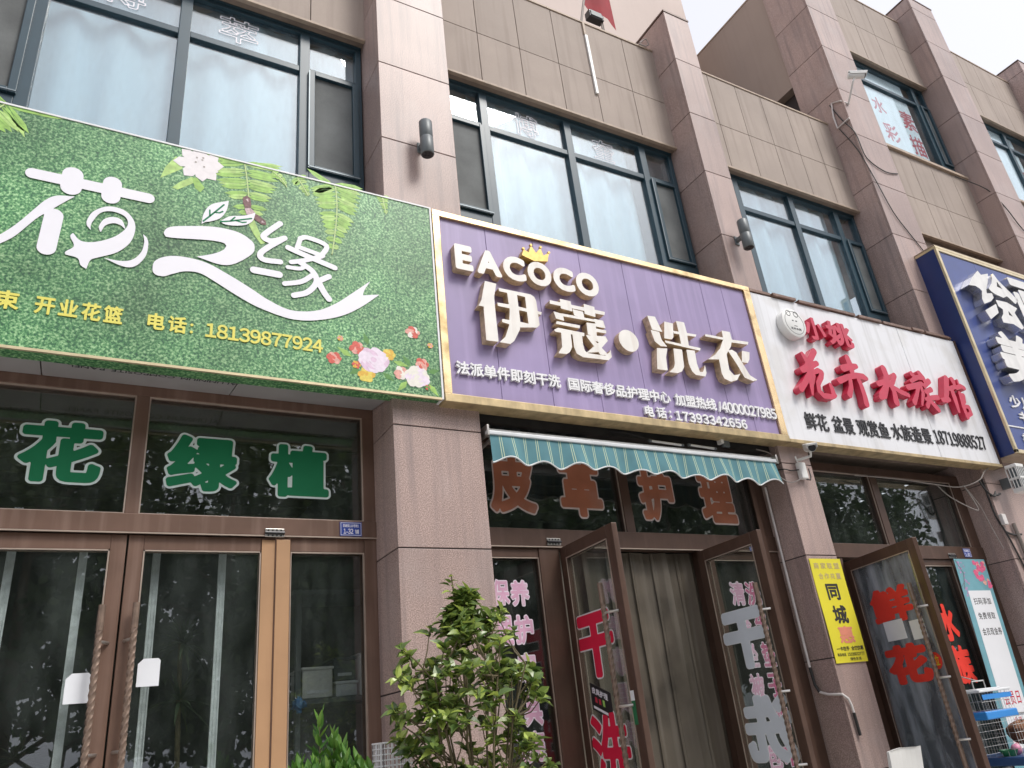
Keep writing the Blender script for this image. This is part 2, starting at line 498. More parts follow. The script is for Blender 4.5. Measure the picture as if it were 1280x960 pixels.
# ------------------------------------------------------------------ lettering: outlines from the built-in font, grown by distance field
def outline_segs(ch):
    c = bpy.data.curves.new('t', 'FONT'); c.body = ch; c.size = 1; c.fill_mode = 'NONE'; c.resolution_u = 5
    o = bpy.data.objects.new('t', c); C.objects.link(o)
    me = o.evaluated_get(bpy.context.evaluated_depsgraph_get()).to_mesh()
    v = np.array([p.co[:2] for p in me.vertices]).reshape(-1, 2)
    e = np.array([p.vertices[:] for p in me.edges]).reshape(-1, 2)
    bpy.data.objects.remove(o); bpy.data.curves.remove(c)
    return np.concatenate([v[e[:, 0]], v[e[:, 1]]], 1) if len(e) else np.zeros((0, 4))

def seg_dist(P, sg):
    out = np.full(len(P), 1e9)
    for i in range(0, len(P), 4000):
        p = P[i:i + 4000, None, :]
        a, b = sg[None, :, :2], sg[None, :, 2:]
        ab = b - a
        t = np.clip(((p - a) * ab).sum(2) / np.maximum((ab ** 2).sum(2), 1e-12), 0, 1)
        out[i:i + 4000] = np.sqrt((((p - a) - ab * t[..., None]) ** 2).sum(2).min(1))
    return out

def inside(P, sg):
    out = np.zeros(len(P), bool)
    for i in range(0, len(P), 4000):
        x, y = P[i:i + 4000, 0, None], P[i:i + 4000, 1, None]
        x0, y0, x1, y1 = (sg[None, :, k] for k in range(4))
        c = ((y0 > y) != (y1 > y))
        with np.errstate(divide='ignore', invalid='ignore'):
            xi = x0 + (y - y0) * (x1 - x0) / (y1 - y0)
        out[i:i + 4000] = (np.where(c, xi > x, False).sum(1) % 2) == 1
    return out

def contours(F, x0, y0, h):
    """closed loops of F = 0 (marching squares), F positive on the border"""
    nx, ny = F.shape
    nb = {}
    sgn = F < 0
    def pt(k):
        t, i, j = k
        if t == 0:
            a, b = F[i, j], F[i + 1, j]; return (x0 + (i + a / (a - b)) * h, y0 + j * h)
        a, b = F[i, j], F[i, j + 1]; return (x0 + i * h, y0 + (j + a / (a - b)) * h)
    q = sgn[:-1, :-1].astype(int) + 2 * sgn[1:, :-1] + 4 * sgn[1:, 1:] + 8 * sgn[:-1, 1:]
    for i, j in zip(*np.nonzero((q > 0) & (q < 15))):
        i, j = int(i), int(j)
        B, Rr, T, Lf = (0, i, j), (1, i + 1, j), (0, i, j + 1), (1, i, j)
        c = int(q[i, j])
        tab = {1: [(Lf, B)], 2: [(B, Rr)], 3: [(Lf, Rr)], 4: [(Rr, T)], 6: [(B, T)], 7: [(Lf, T)], 8: [(T, Lf)], 9: [(B, T)],
               11: [(Rr, T)], 12: [(Lf, Rr)], 13: [(B, Rr)], 14: [(Lf, B)], 5: [(Lf, B), (Rr, T)], 10: [(B, Rr), (T, Lf)]}[c]
        for a, b in tab:
            nb.setdefault(a, []).append(b); nb.setdefault(b, []).append(a)
    loops, seen = [], set()
    for k in nb:
        if k in seen: continue
        lp, cur, prev = [], k, None
        while cur is not None and cur not in seen:
            seen.add(cur); lp.append(pt(cur))
            nx_ = [m for m in nb[cur] if m != prev and m not in seen]
            prev, cur = cur, (nx_[0] if nx_ else None)
        if len(lp) > 3: loops.append(lp)
    return loops

def rdp(p, tol):
    if len(p) < 3: return p
    a, b = np.array(p[0]), np.array(p[-1])
    q = np.array(p); ab = b - a; n = np.hypot(*ab)
    dd = np.abs(ab[0] * (q[:, 1] - a[1]) - ab[1] * (q[:, 0] - a[0])) / n if n > 1e-9 else np.hypot(*(q - a).T)
    k = int(dd.argmax())
    if dd[k] < tol: return [p[0], p[-1]]
    return rdp(p[:k + 1], tol)[:-1] + rdp(p[k:], tol)

def simp(lp, tol):
    k = len(lp) // 2
    r = rdp(lp[:k + 1], tol)[:-1] + rdp(lp[k:] + [lp[0]], tol)[:-1]
    return r if len(r) > 2 else lp

def fill_loops(loops):
    """a flat filled solid of unit half-depth: verts (x, y, -1 or 1) and faces"""
    c = bpy.data.curves.new('f', 'CURVE'); c.dimensions = '2D'; c.fill_mode = 'BOTH'; c.extrude = 1
    for lp in loops:
        s = c.splines.new('POLY'); s.points.add(len(lp) - 1)
        for p, q in zip(s.points, lp): p.co = (q[0], q[1], 0, 1)
        s.use_cyclic_u = True
    o = bpy.data.objects.new('f', c); C.objects.link(o)
    me = o.evaluated_get(bpy.context.evaluated_depsgraph_get()).to_mesh()
    v = [tuple(p.co) for p in me.vertices]; f = [tuple(p.vertices) for p in me.polygons]
    bpy.data.objects.remove(o); bpy.data.curves.remove(c)
    front = [all(v[i][2] > .5 for i in q) for q in f]
    return v, f, front

GC = {}
def glyph(ch, d=0., ring=None, n=64):
    key = (ch, round(d, 4), ring, n)
    if key in GC: return GC[key]
    sg = outline_segs(ch)
    if not len(sg): GC[key] = None; return None
    xs = sg[:, [0, 2]]; ys = sg[:, [1, 3]]
    pad = d + (ring or 0) + .05
    h = 1.0 / n
    x0, x1, y0, y1 = xs.min() - pad, xs.max() + pad, ys.min() - pad, ys.max() + pad
    nx, ny = int((x1 - x0) / h) + 2, int((y1 - y0) / h) + 2
    gx, gy = np.meshgrid(x0 + np.arange(nx) * h, y0 + np.arange(ny) * h, indexing='ij')
    P = np.stack([gx.ravel(), gy.ravel() + 1e-7], 1)
    D = seg_dist(P, sg); D[inside(P, sg)] *= -1
    D = D.reshape(nx, ny) + 1e-9
    F = D - d
    if ring: F = np.abs(D - d) - ring
    loops = [simp(l, .0015) for l in contours(F, x0, y0, h)]
    if not loops: GC[key] = None; return None
    GC[key] = (*fill_loops(loops), xs.min() - d, xs.max() + d, ys.min() - d, ys.max() + d)
    return GC[key]

def shape_loops(polys=(), strokes=(), h=.006, d=0., tol=.0012, holes=()):
    """union of polygons and round-ended strokes, as smooth closed loops"""
    pts = [p for q in polys for p in q] + [p for q, w in strokes for p in q]
    A = np.array(pts); mw = max([max(w) if isinstance(w, (list, tuple)) else w for q, w in strokes] + [0]) + d + 3 * h
    x0, y0 = A.min(0) - mw; x1, y1 = A.max(0) + mw
    nx, ny = int((x1 - x0) / h) + 2, int((y1 - y0) / h) + 2
    gx, gy = np.meshgrid(x0 + np.arange(nx) * h, y0 + np.arange(ny) * h, indexing='ij')
    P = np.stack([gx.ravel(), gy.ravel() + 1e-7], 1)
    F = np.full(len(P), 1e9)
    for q in polys:
        a = np.array(q); sg = np.concatenate([a, np.roll(a, -1, 0)], 1)
        D = seg_dist(P, sg); D[inside(P, sg)] *= -1
        F = np.minimum(F, D)
    for q, w in strokes:
        a = np.array(q)
        if isinstance(w, (list, tuple)):                 # a brush stroke whose width changes along it
            for p0, p1, w0, w1 in zip(a[:-1], a[1:], w[:-1], w[1:]):
                ab = p1 - p0
                tt = np.clip(((P - p0) @ ab) / max(float(ab @ ab), 1e-12), 0, 1)
                F = np.minimum(F, np.hypot(*((P - p0) - tt[:, None] * ab).T) - (w0 + (w1 - w0) * tt))
            continue
        sg = np.concatenate([a[:-1], a[1:]], 1)
        F = np.minimum(F, seg_dist(P, sg) - w)
    for q in holes:
        a = np.array(q); sg = np.concatenate([a, np.roll(a, -1, 0)], 1)
        D = seg_dist(P, sg); D[inside(P, sg)] *= -1
        F = np.maximum(F, -D)
    return [simp(l, tol) for l in contours(F.reshape(nx, ny) - d + 1e-9, x0, y0, h)]

def catmull(pts, k=4, closed=True):
    P = [np.array(p) for p in pts]; n = len(P); out = []
    for i in range(n):
        a, b, c, d_ = P[i - 1], P[i], P[(i + 1) % n], P[(i + 2) % n]
        for j in range(k):
            t = j / k
            out.append(tuple(.5 * ((2 * b) + (-a + c) * t + (2 * a - 5 * b + 4 * c - d_) * t * t + (-a + 3 * b - 3 * c + d_) * t ** 3)))
    return out

def sm(pts, lim=None):
    return catmull(pts, 5, True)

def facade(y):                    # plane facing the street at depth y; w grows toward the street
    return lambda u, z, w: (u, y - w, z)

def put(mb, g, sx, ox, sz, oz, depth, T, mi_front=0, mi_side=0, w0=0.):
    v, f, front = g[:3]
    mb.add([T(p[0] * sx + ox, p[1] * sz + oz, w0 + (p[2] + 1) * .5 * depth) for p in v], f, [mi_front if k else mi_side for k in front])

def char(mb, ch, u0, u1, z0, z1, d, depth, T, mi_front=0, mi_side=0, w0=0., grow=0., ring=None, n=64, mirror=False, ref=None):
    """one character whose (grown) box fills u0..u1, z0..z1; grow adds an outline round the same box"""
    g0 = glyph(ch, d, None, n)
    bx = g0[3:7]
    g = glyph(ch, d + grow, ring, n) if (grow or ring) else g0
    sx, sz = (u1 - u0) / (bx[1] - bx[0]), (z1 - z0) / (bx[3] - bx[2])
    if mirror:
        put(mb, g, -sx, u1 + bx[0] * sx, sz, z0 - bx[2] * sz, depth, T, mi_front, mi_side, w0)
    else:
        put(mb, g, sx, u0 - bx[0] * sx, sz, z0 - bx[2] * sz, depth, T, mi_front, mi_side, w0)

def lines(parent, name, m, rows, d, depth, T, w0=.0, n=48, label=None, **kw):
    for q in rows:
        g = MB(); row(g, q[0], *q[1:5], d, depth, T, w0=w0, n=n, track=q[5] if len(q) > 5 else 0.)
        build(name, g, m, parent, label=label)

def row(mb, text, u0, u1, z0, z1, d, depth, T, mi_front=0, mi_side=0, w0=0., n=48, track=.0):
    """a line of text stretched to the box u0..u1, z0..z1"""
    x, items = 0., []
    lo, hi = 1e9, -1e9
    for ch in text:
        if ch.isdigit(): ch = chr(ord(ch) + 0xfee0)      # the even-width figures of the CJK face
        if ch == ' ': x += .45; continue
        g = glyph(ch, d, None, n)
        if g is None: x += .5; continue
        if 0x2e00 < ord(ch) < 0xff00: items.append((g, x)); x += 1.0 + track
        else:
            w = .56 if ch.isdigit() else g[4] - g[3] + .06
            items.append((g, x + (w - (g[4] - g[3])) / 2 - g[3])); x += w + .03 + track
        lo, hi = min(lo, g[5]), max(hi, g[6])
    a = items[0][1] + items[0][0][3]; b = items[-1][1] + items[-1][0][4]
    sx, sz = (u1 - u0) / (b - a), (z1 - z0) / (hi - lo)
    for g, px in items:
        put(mb, g, sx, u0 + (px - a) * sx, sz, z0 - lo * sz, depth, T, mi_front, mi_side, w0)

def prism(mb, loops, depth, T, mi_front=0, mi_side=0, w0=0.):
    put(mb, fill_loops(loops), 1, 0, 1, 0, depth, T, mi_front, mi_side, w0)
LOGO_POLYS= [[(-0.254, 4.836), (-0.352, 4.813), (-0.407, 4.759), (-0.457, 4.671), (-0.528, 4.547), (-0.61, 4.437), (-0.652, 4.396), (-0.645, 4.349), (-0.581, 4.403), (-0.517, 4.473), (-0.436, 4.612), (-0.392, 4.67), (-0.313, 4.767)], [(-0.139, 4.607), (-0.168, 4.643), (-0.169, 4.688), (-0.142, 4.755), (-0.072, 4.811), (0.013, 4.812), (0.072, 4.765), (0.098, 4.689), (0.081, 4.579), (0.017, 4.488), (-0.073, 4.43), (-0.12, 4.397), (-0.135, 4.329), (-0.168, 4.35), (-0.189, 4.395), (-0.253, 4.405), (-0.255, 4.426), (-0.217, 4.475), (-0.244, 4.538), (-0.233, 4.568), (-0.187, 4.521), (-0.111, 4.531), (-0.021, 4.587), (0.039, 4.66), (0.053, 4.721), (0.025, 4.766), (-0.041, 4.781), (-0.101, 4.756), (-0.138, 4.683), (-0.147, 4.637)], [(-0.089, 4.607), (-0.103, 4.649), (-0.082, 4.708), (-0.036, 4.74), (0.017, 4.729), (0.047, 4.662), (0.011, 4.691), (-0.032, 4.693), (-0.07, 4.663)], [(0.145, 4.656), (0.171, 4.63), (0.182, 4.576), (0.172, 4.488), (0.122, 4.408), (0.054, 4.392), (-0.056, 4.43), (0.037, 4.427), (0.104, 4.453), (0.147, 4.52), (0.157, 4.598)], [(0.263, 4.702), (0.296, 4.751), (0.415, 4.79), (0.569, 4.823), (0.714, 4.819), (0.806, 4.771), (0.829, 4.721), (0.81, 4.659), (0.709, 4.563), (0.616, 4.534), (0.468, 4.562), (0.565, 4.605), (0.629, 4.652), (0.647, 4.69), (0.622, 4.71), (0.528, 4.707), (0.332, 4.673), (0.275, 4.67)], [(0.221, 4.406), (0.23, 4.473), (0.299, 4.524), (0.401, 4.542), (0.539, 4.526), (0.698, 4.455), (0.829, 4.385), (0.927, 4.328), (1.077, 4.276), (1.246, 4.302), (1.386, 4.385), (1.532, 4.519), (1.65, 4.631), (1.603, 4.547), (1.587, 4.495), (1.714, 4.527), (1.566, 4.389), (1.42, 4.291), (1.246, 4.227), (1.111, 4.208), (0.996, 4.222), (0.849, 4.264), (0.72, 4.325), (0.608, 4.387), (0.499, 4.44), (0.409, 4.435), (0.338, 4.4), (0.289, 4.371), (0.241, 4.373)], [(0.482, 4.824), (0.492, 4.915), (0.535, 5.0), (0.645, 5.063), (0.633, 4.975), (0.596, 4.902), (0.535, 4.859), (0.507, 4.847)], [(0.598, 4.878), (0.659, 4.936), (0.748, 4.965), (0.825, 5.012), (0.808, 4.938), (0.76, 4.89), (0.679, 4.864), (0.623, 4.862)]]
LOGO_STROKES= [([(-0.494, 4.943), (0.151, 4.941)], 0.0375), ([(-0.284, 4.995), (-0.283, 4.901)], 0.0583), ([(-0.062, 4.994), (-0.062, 4.892)], 0.0538), ([(-0.345, 4.664), (-0.354, 4.431)], 0.0501), ([(0.994, 4.965), (0.911, 4.871), (0.884, 4.822), (0.939, 4.802), (1.023, 4.844)], 0.0207), ([(1.028, 4.85), (0.915, 4.742), (0.867, 4.677), (0.893, 4.638), (1.002, 4.645)], 0.0203), ([(0.831, 4.541), (0.996, 4.54)], 0.0261), ([(1.136, 4.869), (1.116, 4.791)], 0.0169), ([(1.136, 4.873), (1.189, 4.895), (1.324, 4.858), (1.283, 4.755)], 0.0184), ([(1.128, 4.798), (1.297, 4.765)], 0.0171), ([(1.054, 4.776), (1.138, 4.75), (1.384, 4.683)], 0.021), ([(1.297, 4.765), (1.182, 4.702), (1.078, 4.661)], 0.0178), ([(1.13, 4.677), (1.227, 4.616), (1.253, 4.535), (1.193, 4.441), (1.1, 4.396)], 0.0205), ([(1.177, 4.653), (1.139, 4.621), (1.054, 4.614)], 0.0154), ([(1.227, 4.587), (1.149, 4.517), (1.036, 4.476)], 0.0182), ([(1.342, 4.6), (1.271, 4.549)], 0.0206), ([(1.259, 4.557), (1.306, 4.464), (1.342, 4.415)], 0.0224)]
BRUSH = {'yi': [[(2.568, 4.791), (2.669, 4.786), (2.636, 4.663), (2.633, 4.51), (2.633, 4.261), (2.529, 4.256), (2.534, 4.525), (2.537, 4.553), (2.491, 4.552), (2.521, 4.606)], [(2.687, 4.751), (2.783, 4.751), (2.98, 4.751), (2.973, 4.716), (2.837, 4.721), (2.689, 4.724)], [(2.926, 4.742), (2.98, 4.751), (3.013, 4.734), (3.026, 4.695), (3.028, 4.475), (2.998, 4.447), (2.928, 4.44), (2.926, 4.6)], [(2.661, 4.611), (2.767, 4.615), (3.066, 4.601), (3.057, 4.576), (2.843, 4.581), (2.663, 4.583)], [(2.689, 4.469), (2.852, 4.472), (2.943, 4.468), (2.999, 4.45), (2.846, 4.423), (2.686, 4.442)], [(2.76, 4.746), (2.85, 4.733), (2.85, 4.471), (2.838, 4.402), (2.774, 4.291), (2.737, 4.258), (2.645, 4.259), (2.7, 4.312), (2.745, 4.419), (2.768, 4.569)]], 'kou': [[(3.162, 4.733), (3.715, 4.726), (3.703, 4.693), (3.158, 4.701)], [(3.265, 4.766), (3.37, 4.763), (3.373, 4.667), (3.263, 4.676)], [(3.503, 4.765), (3.61, 4.755), (3.605, 4.656), (3.498, 4.667)], [(3.38, 4.689), (3.482, 4.684), (3.486, 4.632), (3.386, 4.634)], [(3.184, 4.631), (3.268, 4.623), (3.276, 4.56), (3.199, 4.569)], [(3.262, 4.626), (3.59, 4.629), (3.589, 4.607), (3.264, 4.603)], [(3.589, 4.635), (3.679, 4.633), (3.691, 4.563), (3.595, 4.564)], [(3.201, 4.543), (3.427, 4.543), (3.42, 4.515), (3.191, 4.517)], [(3.164, 4.456), (3.204, 4.482), (3.46, 4.477), (3.455, 4.448), (3.174, 4.441)], [(3.231, 4.465), (3.322, 4.463), (3.315, 4.324), (3.285, 4.273), (3.252, 4.251), (3.174, 4.247), (3.219, 4.308)], [(3.339, 4.454), (3.432, 4.459), (3.428, 4.365), (3.437, 4.309), (3.465, 4.29), (3.641, 4.294), (3.694, 4.337), (3.705, 4.363), (3.704, 4.292), (3.666, 4.257), (3.408, 4.247), (3.352, 4.272), (3.336, 4.327)], [(3.501, 4.583), (3.593, 4.588), (3.585, 4.473), (3.496, 4.47)], [(3.584, 4.541), (3.694, 4.542), (3.689, 4.514), (3.579, 4.511)], [(3.476, 4.46), (3.676, 4.482), (3.692, 4.443), (3.569, 4.318), (3.453, 4.294), (3.6, 4.416), (3.49, 4.433)], [(3.49, 4.433), (3.551, 4.426), (3.675, 4.305), (3.591, 4.298)]], 'xi': [[(4.188, 4.778), (4.274, 4.783), (4.325, 4.638), (4.211, 4.642)], [(4.192, 4.633), (4.287, 4.631), (4.298, 4.55), (4.345, 4.494), (4.271, 4.487), (4.215, 4.526)], [(4.223, 4.459), (4.343, 4.473), (4.306, 4.383), (4.293, 4.252), (4.18, 4.249), (4.202, 4.367)], [(4.376, 4.752), (4.474, 4.748), (4.445, 4.607), (4.42, 4.579), (4.334, 4.575)], [(4.52, 4.784), (4.615, 4.785), (4.62, 4.68), (4.609, 4.542), (4.521, 4.538), (4.524, 4.675)], [(4.461, 4.671), (4.734, 4.68), (4.721, 4.656), (4.462, 4.647)], [(4.335, 4.553), (4.748, 4.542), (4.735, 4.515), (4.342, 4.532)], [(4.416, 4.486), (4.515, 4.489), (4.496, 4.317), (4.458, 4.265), (4.404, 4.242), (4.313, 4.239), (4.373, 4.289), (4.396, 4.334)], [(4.569, 4.498), (4.668, 4.503), (4.659, 4.373), (4.674, 4.29), (4.713, 4.296), (4.743, 4.342), (4.754, 4.374), (4.752, 4.291), (4.727, 4.253), (4.615, 4.256), (4.58, 4.287), (4.561, 4.358)]], 'yis': [[(5.079, 4.782), (5.181, 4.783), (5.183, 4.697), (5.147, 4.623), (5.066, 4.532), (5.05, 4.365), (5.095, 4.317), (5.152, 4.33), (5.181, 4.345), (5.121, 4.272), (5.033, 4.244), (4.961, 4.266), (4.944, 4.317), (4.952, 4.46), (4.81, 4.438), (4.911, 4.497), (4.999, 4.577), (5.072, 4.69)], [(4.851, 4.705), (5.074, 4.706), (5.063, 4.682), (4.845, 4.682)], [(5.177, 4.701), (5.402, 4.713), (5.385, 4.682), (5.168, 4.672)], [(5.097, 4.57), (5.15, 4.59), (5.199, 4.569), (5.264, 4.429), (5.306, 4.346), (5.39, 4.308), (5.329, 4.289), (5.228, 4.313), (5.172, 4.437)], [(5.283, 4.6), (5.38, 4.598), (5.355, 4.52), (5.32, 4.476), (5.245, 4.476)]], 'hua': [([(6.13, 4.696), (6.152, 4.653), (6.162, 4.608)], [0.0205, 0.0282, 0.023]), ([(6.327, 4.753), (6.215, 4.633), (6.145, 4.564)], [0.0316, 0.0319, 0.0254]), ([(6.064, 4.507), (6.188, 4.562), (6.312, 4.614)], [0.0311, 0.0357, 0.0259]), ([(6.209, 4.531), (6.073, 4.389), (5.965, 4.286)], [0.028, 0.0298, 0.0302]), ([(6.21, 4.465), (6.136, 4.356), (6.108, 4.244)], [0.0228, 0.0274, 0.0118]), ([(6.224, 4.5), (6.302, 4.532), (6.346, 4.517), (6.319, 4.463), (6.242, 4.379), (6.225, 4.295), (6.273, 4.252), (6.384, 4.253), (6.46, 4.276)], [0.0204, 0.0257, 0.0269, 0.0282, 0.0262, 0.026, 0.0275, 0.0253, 0.0153]), ([(6.432, 4.275), (6.433, 4.346), (6.423, 4.39)], [0.0306, 0.0267, 0.0206])], 'hui': [([(6.835, 4.757), (6.848, 4.675), (6.841, 4.578)], [0.0343, 0.0385, 0.0305]), ([(6.711, 4.616), (6.84, 4.657), (6.942, 4.673)], [0.0357, 0.0307, 0.025]), ([(6.593, 4.459), (6.746, 4.522), (6.905, 4.561), (7.011, 4.558), (7.053, 4.545)], [0.0327, 0.0269, 0.0285, 0.0332, 0.0222]), ([(6.774, 4.517), (6.751, 4.412), (6.685, 4.311)], [0.0237, 0.0277, 0.0315]), ([(6.905, 4.561), (6.924, 4.443), (6.926, 4.315), (6.915, 4.238)], [0.0252, 0.0283, 0.0323, 0.0352])], 'shui': [([(7.408, 4.708), (7.416, 4.615), (7.348, 4.495), (7.265, 4.375), (7.189, 4.344)], [0.0413, 0.041, 0.0379, 0.0363, 0.0231]), ([(7.225, 4.508), (7.335, 4.543)], [0.0291, 0.0266]), ([(7.3, 4.46), (7.207, 4.382)], [0.0235, 0.0232]), ([(7.566, 4.651), (7.489, 4.558), (7.419, 4.512)], [0.0294, 0.028, 0.022]), ([(7.438, 4.529), (7.461, 4.436), (7.44, 4.316)], [0.0269, 0.0315, 0.0405]), ([(7.475, 4.497), (7.582, 4.455), (7.7, 4.432)], [0.0221, 0.029, 0.0244])], 'zu': [([(7.9, 4.717), (7.939, 4.683)], [0.0305, 0.0255]), ([(8.05, 4.745), (8.091, 4.692), (8.093, 4.654)], [0.031, 0.0341, 0.0206]), ([(7.84, 4.62), (7.985, 4.686), (8.093, 4.697)], [0.0201, 0.0256, 0.029]), ([(7.739, 4.531), (7.866, 4.564), (8.027, 4.614)], [0.0296, 0.0311, 0.0235]), ([(7.953, 4.581), (7.86, 4.456), (7.764, 4.354)], [0.0233, 0.0238, 0.0302]), ([(7.993, 4.571), (7.988, 4.487), (7.894, 4.34)], [0.0223, 0.0242, 0.0138]), ([(8.185, 4.666), (8.064, 4.588)], [0.0302, 0.0245]), ([(8.168, 4.559), (8.049, 4.517)], [0.0288, 0.0234]), ([(8.081, 4.514), (8.065, 4.42), (7.984, 4.332)], [0.0224, 0.0252, 0.0239]), ([(8.003, 4.42), (8.147, 4.457), (8.248, 4.473)], [0.0191, 0.0255, 0.0258]), ([(8.082, 4.4), (8.136, 4.353), (8.171, 4.312)], [0.0232, 0.0333, 0.0313])], 'guan': [([(8.559, 4.75), (8.476, 4.591), (8.394, 4.456)], [0.037, 0.0363, 0.0312]), ([(8.327, 4.449), (8.459, 4.473)], [0.0254, 0.0258]), ([(8.671, 4.744), (8.685, 4.678)], [0.0362, 0.0244]), ([(8.541, 4.616), (8.698, 4.666)], [0.0251, 0.0233]), ([(8.586, 4.605), (8.584, 4.513), (8.568, 4.341)], [0.0321, 0.0352, 0.0224]), ([(8.692, 4.644), (8.799, 4.684), (8.861, 4.666)], [0.0209, 0.027, 0.026]), ([(8.777, 4.758), (8.771, 4.715)], [0.0118, 0.0141]), ([(8.726, 4.581), (8.696, 4.417), (8.702, 4.285)], [0.0243, 0.0262, 0.0294]), ([(8.716, 4.562), (8.788, 4.563), (8.76, 4.483), (8.703, 4.451)], [0.0219, 0.0233, 0.0231, 0.0206]), ([(8.709, 4.419), (8.806, 4.417), (8.804, 4.338), (8.733, 4.305)], [0.0217, 0.023, 0.0252, 0.0227])]}
BRUSH_NAVY = {'P': [[(9.797, 6.362), (9.838, 6.307), (10.026, 6.368), (9.947, 6.242), (9.813, 6.087), (9.789, 6.019), (9.918, 6.046), (9.915, 5.983), (9.815, 5.913), (9.622, 5.838), (9.622, 5.911), (9.7, 6.038), (9.657, 6.073), (9.579, 6.094), (9.443, 6.077), (9.607, 6.231)], [(10.17, 6.4), (10.221, 6.314), (10.529, 6.068), (10.427, 5.99), (10.284, 6.082), (10.176, 6.035), (9.999, 6.056), (9.923, 6.085), (9.897, 6.117), (10.028, 6.221), (10.115, 6.343)], [(9.58, 5.727), (9.907, 5.882), (9.881, 5.754), (9.628, 5.616)], [(9.952, 5.953), (10.207, 5.966), (10.407, 5.916), (10.292, 5.831), (10.374, 5.623), (10.3, 5.585), (10.143, 5.637), (9.905, 5.618), (9.912, 5.686), (9.99, 5.75), (10.034, 5.832), (9.953, 5.866)]], 'H': [[(10.178, 6.292), (10.256, 6.173), (10.123, 6.19)], [(10.155, 5.843), (10.218, 5.749), (10.121, 5.762)], [(9.83, 6.084), (9.899, 6.061), (9.785, 6.012)]]}

# ------------------------------------------------------------------ the ground
def sheet(name, x0, x1, y0, y1, z0, z1, m):
    return build(name, MB().box(x0, x1, y0, y1, z0, z1), m, kind='structure')
sheet('ground', -300, 300, -300, 300, -.6, -.25, MT['soil'])
sheet('pavement', -60, 80, -10.2, .45, -.25, 0, MT['pavement'])  # out of view; widened and made paler to bounce light onto the lower facade
sheet('kerb', -60, 80, -10.36, -10.2, -.25, .004, MT['kerb'])
sheet('road', -60, 80, -12.6, -10.36, -.25, -.13, MT['road'])
sheet('far_pavement', -60, 80, -24, -12.6, -.25, 0, MT['pavement'])

# ------------------------------------------------------------------ the two buildings of the row
B2 = thing('two_storey_building', 'two storey block with pink granite pillars, beige cladding and shops below', 'building', (0, 0, 0))
B3 = thing('three_storey_building', 'three storey granite and beige block rising above its lower neighbour at right', 'building', (9.3, 0, 0))
BP = thing('setback_building', 'pale pinkish plain wall rising behind the roof edge of the lower block', 'building', (2, 1.5, 0))

JZ = [.13 + .8594 * k for k in range(0, 17)]            # granite course joints: ... 2.71, 3.57, 4.43 ...

def pillar(name, x0, x1, ztop, parent, depth=.62, back=None):
    """granite slabs with open dark joints round a dark core"""
    g = MB(); j = .0045
    zs = [0] + [z for z in JZ if .2 < z < ztop - .15] + [ztop]
    t = .03
    for a, b in zip(zs[:-1], zs[1:]):
        a, b = a + j, b - j
        g.box(x0, x1, 0, t, a, b)
        g.box(x0, x0 + t, t + .003, depth, a, b)
        g.box(x1 - t, x1, t + .003, depth, a, b)
    o = build(name, g, MT['granite'], parent, .003)
    c = MB().box(x0 + .008, x1 - .008, .008, depth, 0, ztop - .02)
    build('pillar_core', c, MT['joint'], o)
    build('pillar_cap', MB().box(x0 - .008, x1 + .008, -.008, depth, ztop, ztop + .028), MT['bronzedark'], o)
    return o

def cladding(x0, x1, z0, z1, seams, rows, parent, y=.33):
    g = MB(); j = .004
    xs = [x0] + [s for s in seams if x0 + .08 < s < x1 - .08] + [x1]
    zs = [z0] + rows + [z1]
    for a, b in zip(xs[:-1], xs[1:]):
        for c, d_ in zip(zs[:-1], zs[1:]):
            g.box(a + (j if a > x0 else 0), b - (j if b < x1 else 0), y, y + .03, c + (j if c > z0 else 0), d_ - (j if d_ < z1 else 0))
    o = build('spandrel_cladding', g, MT['stucco'], parent, .002)
    build('cladding_backing', MB().box(x0, x1, y + .02, y + .3, z0 + .015, z1 - .01), MT['joint'], o)
    build('drip_edge', MB().box(x0, x1, y - .022, y + .02, z0 - .03, z0 - .002), MT['trim'], o, .004)
    build('window_head_soffit', MB().box(x0, x1, y + .021, y + .3, z0 - .02, z0 + .012), MT['soffit'], o)
    return o

def coping(x0, x1, z, parent, y=.33):
    g = MB()
    x = x0
    while x < x1 - .01:
        b = min(x + 1.55, x1)
        g.box(x + .002, b - .002, y - .012, y + .3, z, z + .03 + R.uniform(-.004, .004)); x = b
    build('parapet_coping', g, MT['trim'], parent, .003)

def wall(name, x0, x1, y0, y1, z0, z1, m, parent):
    return build(name, MB().box(x0, x1, y0, y1, z0, z1), MT[m], parent)

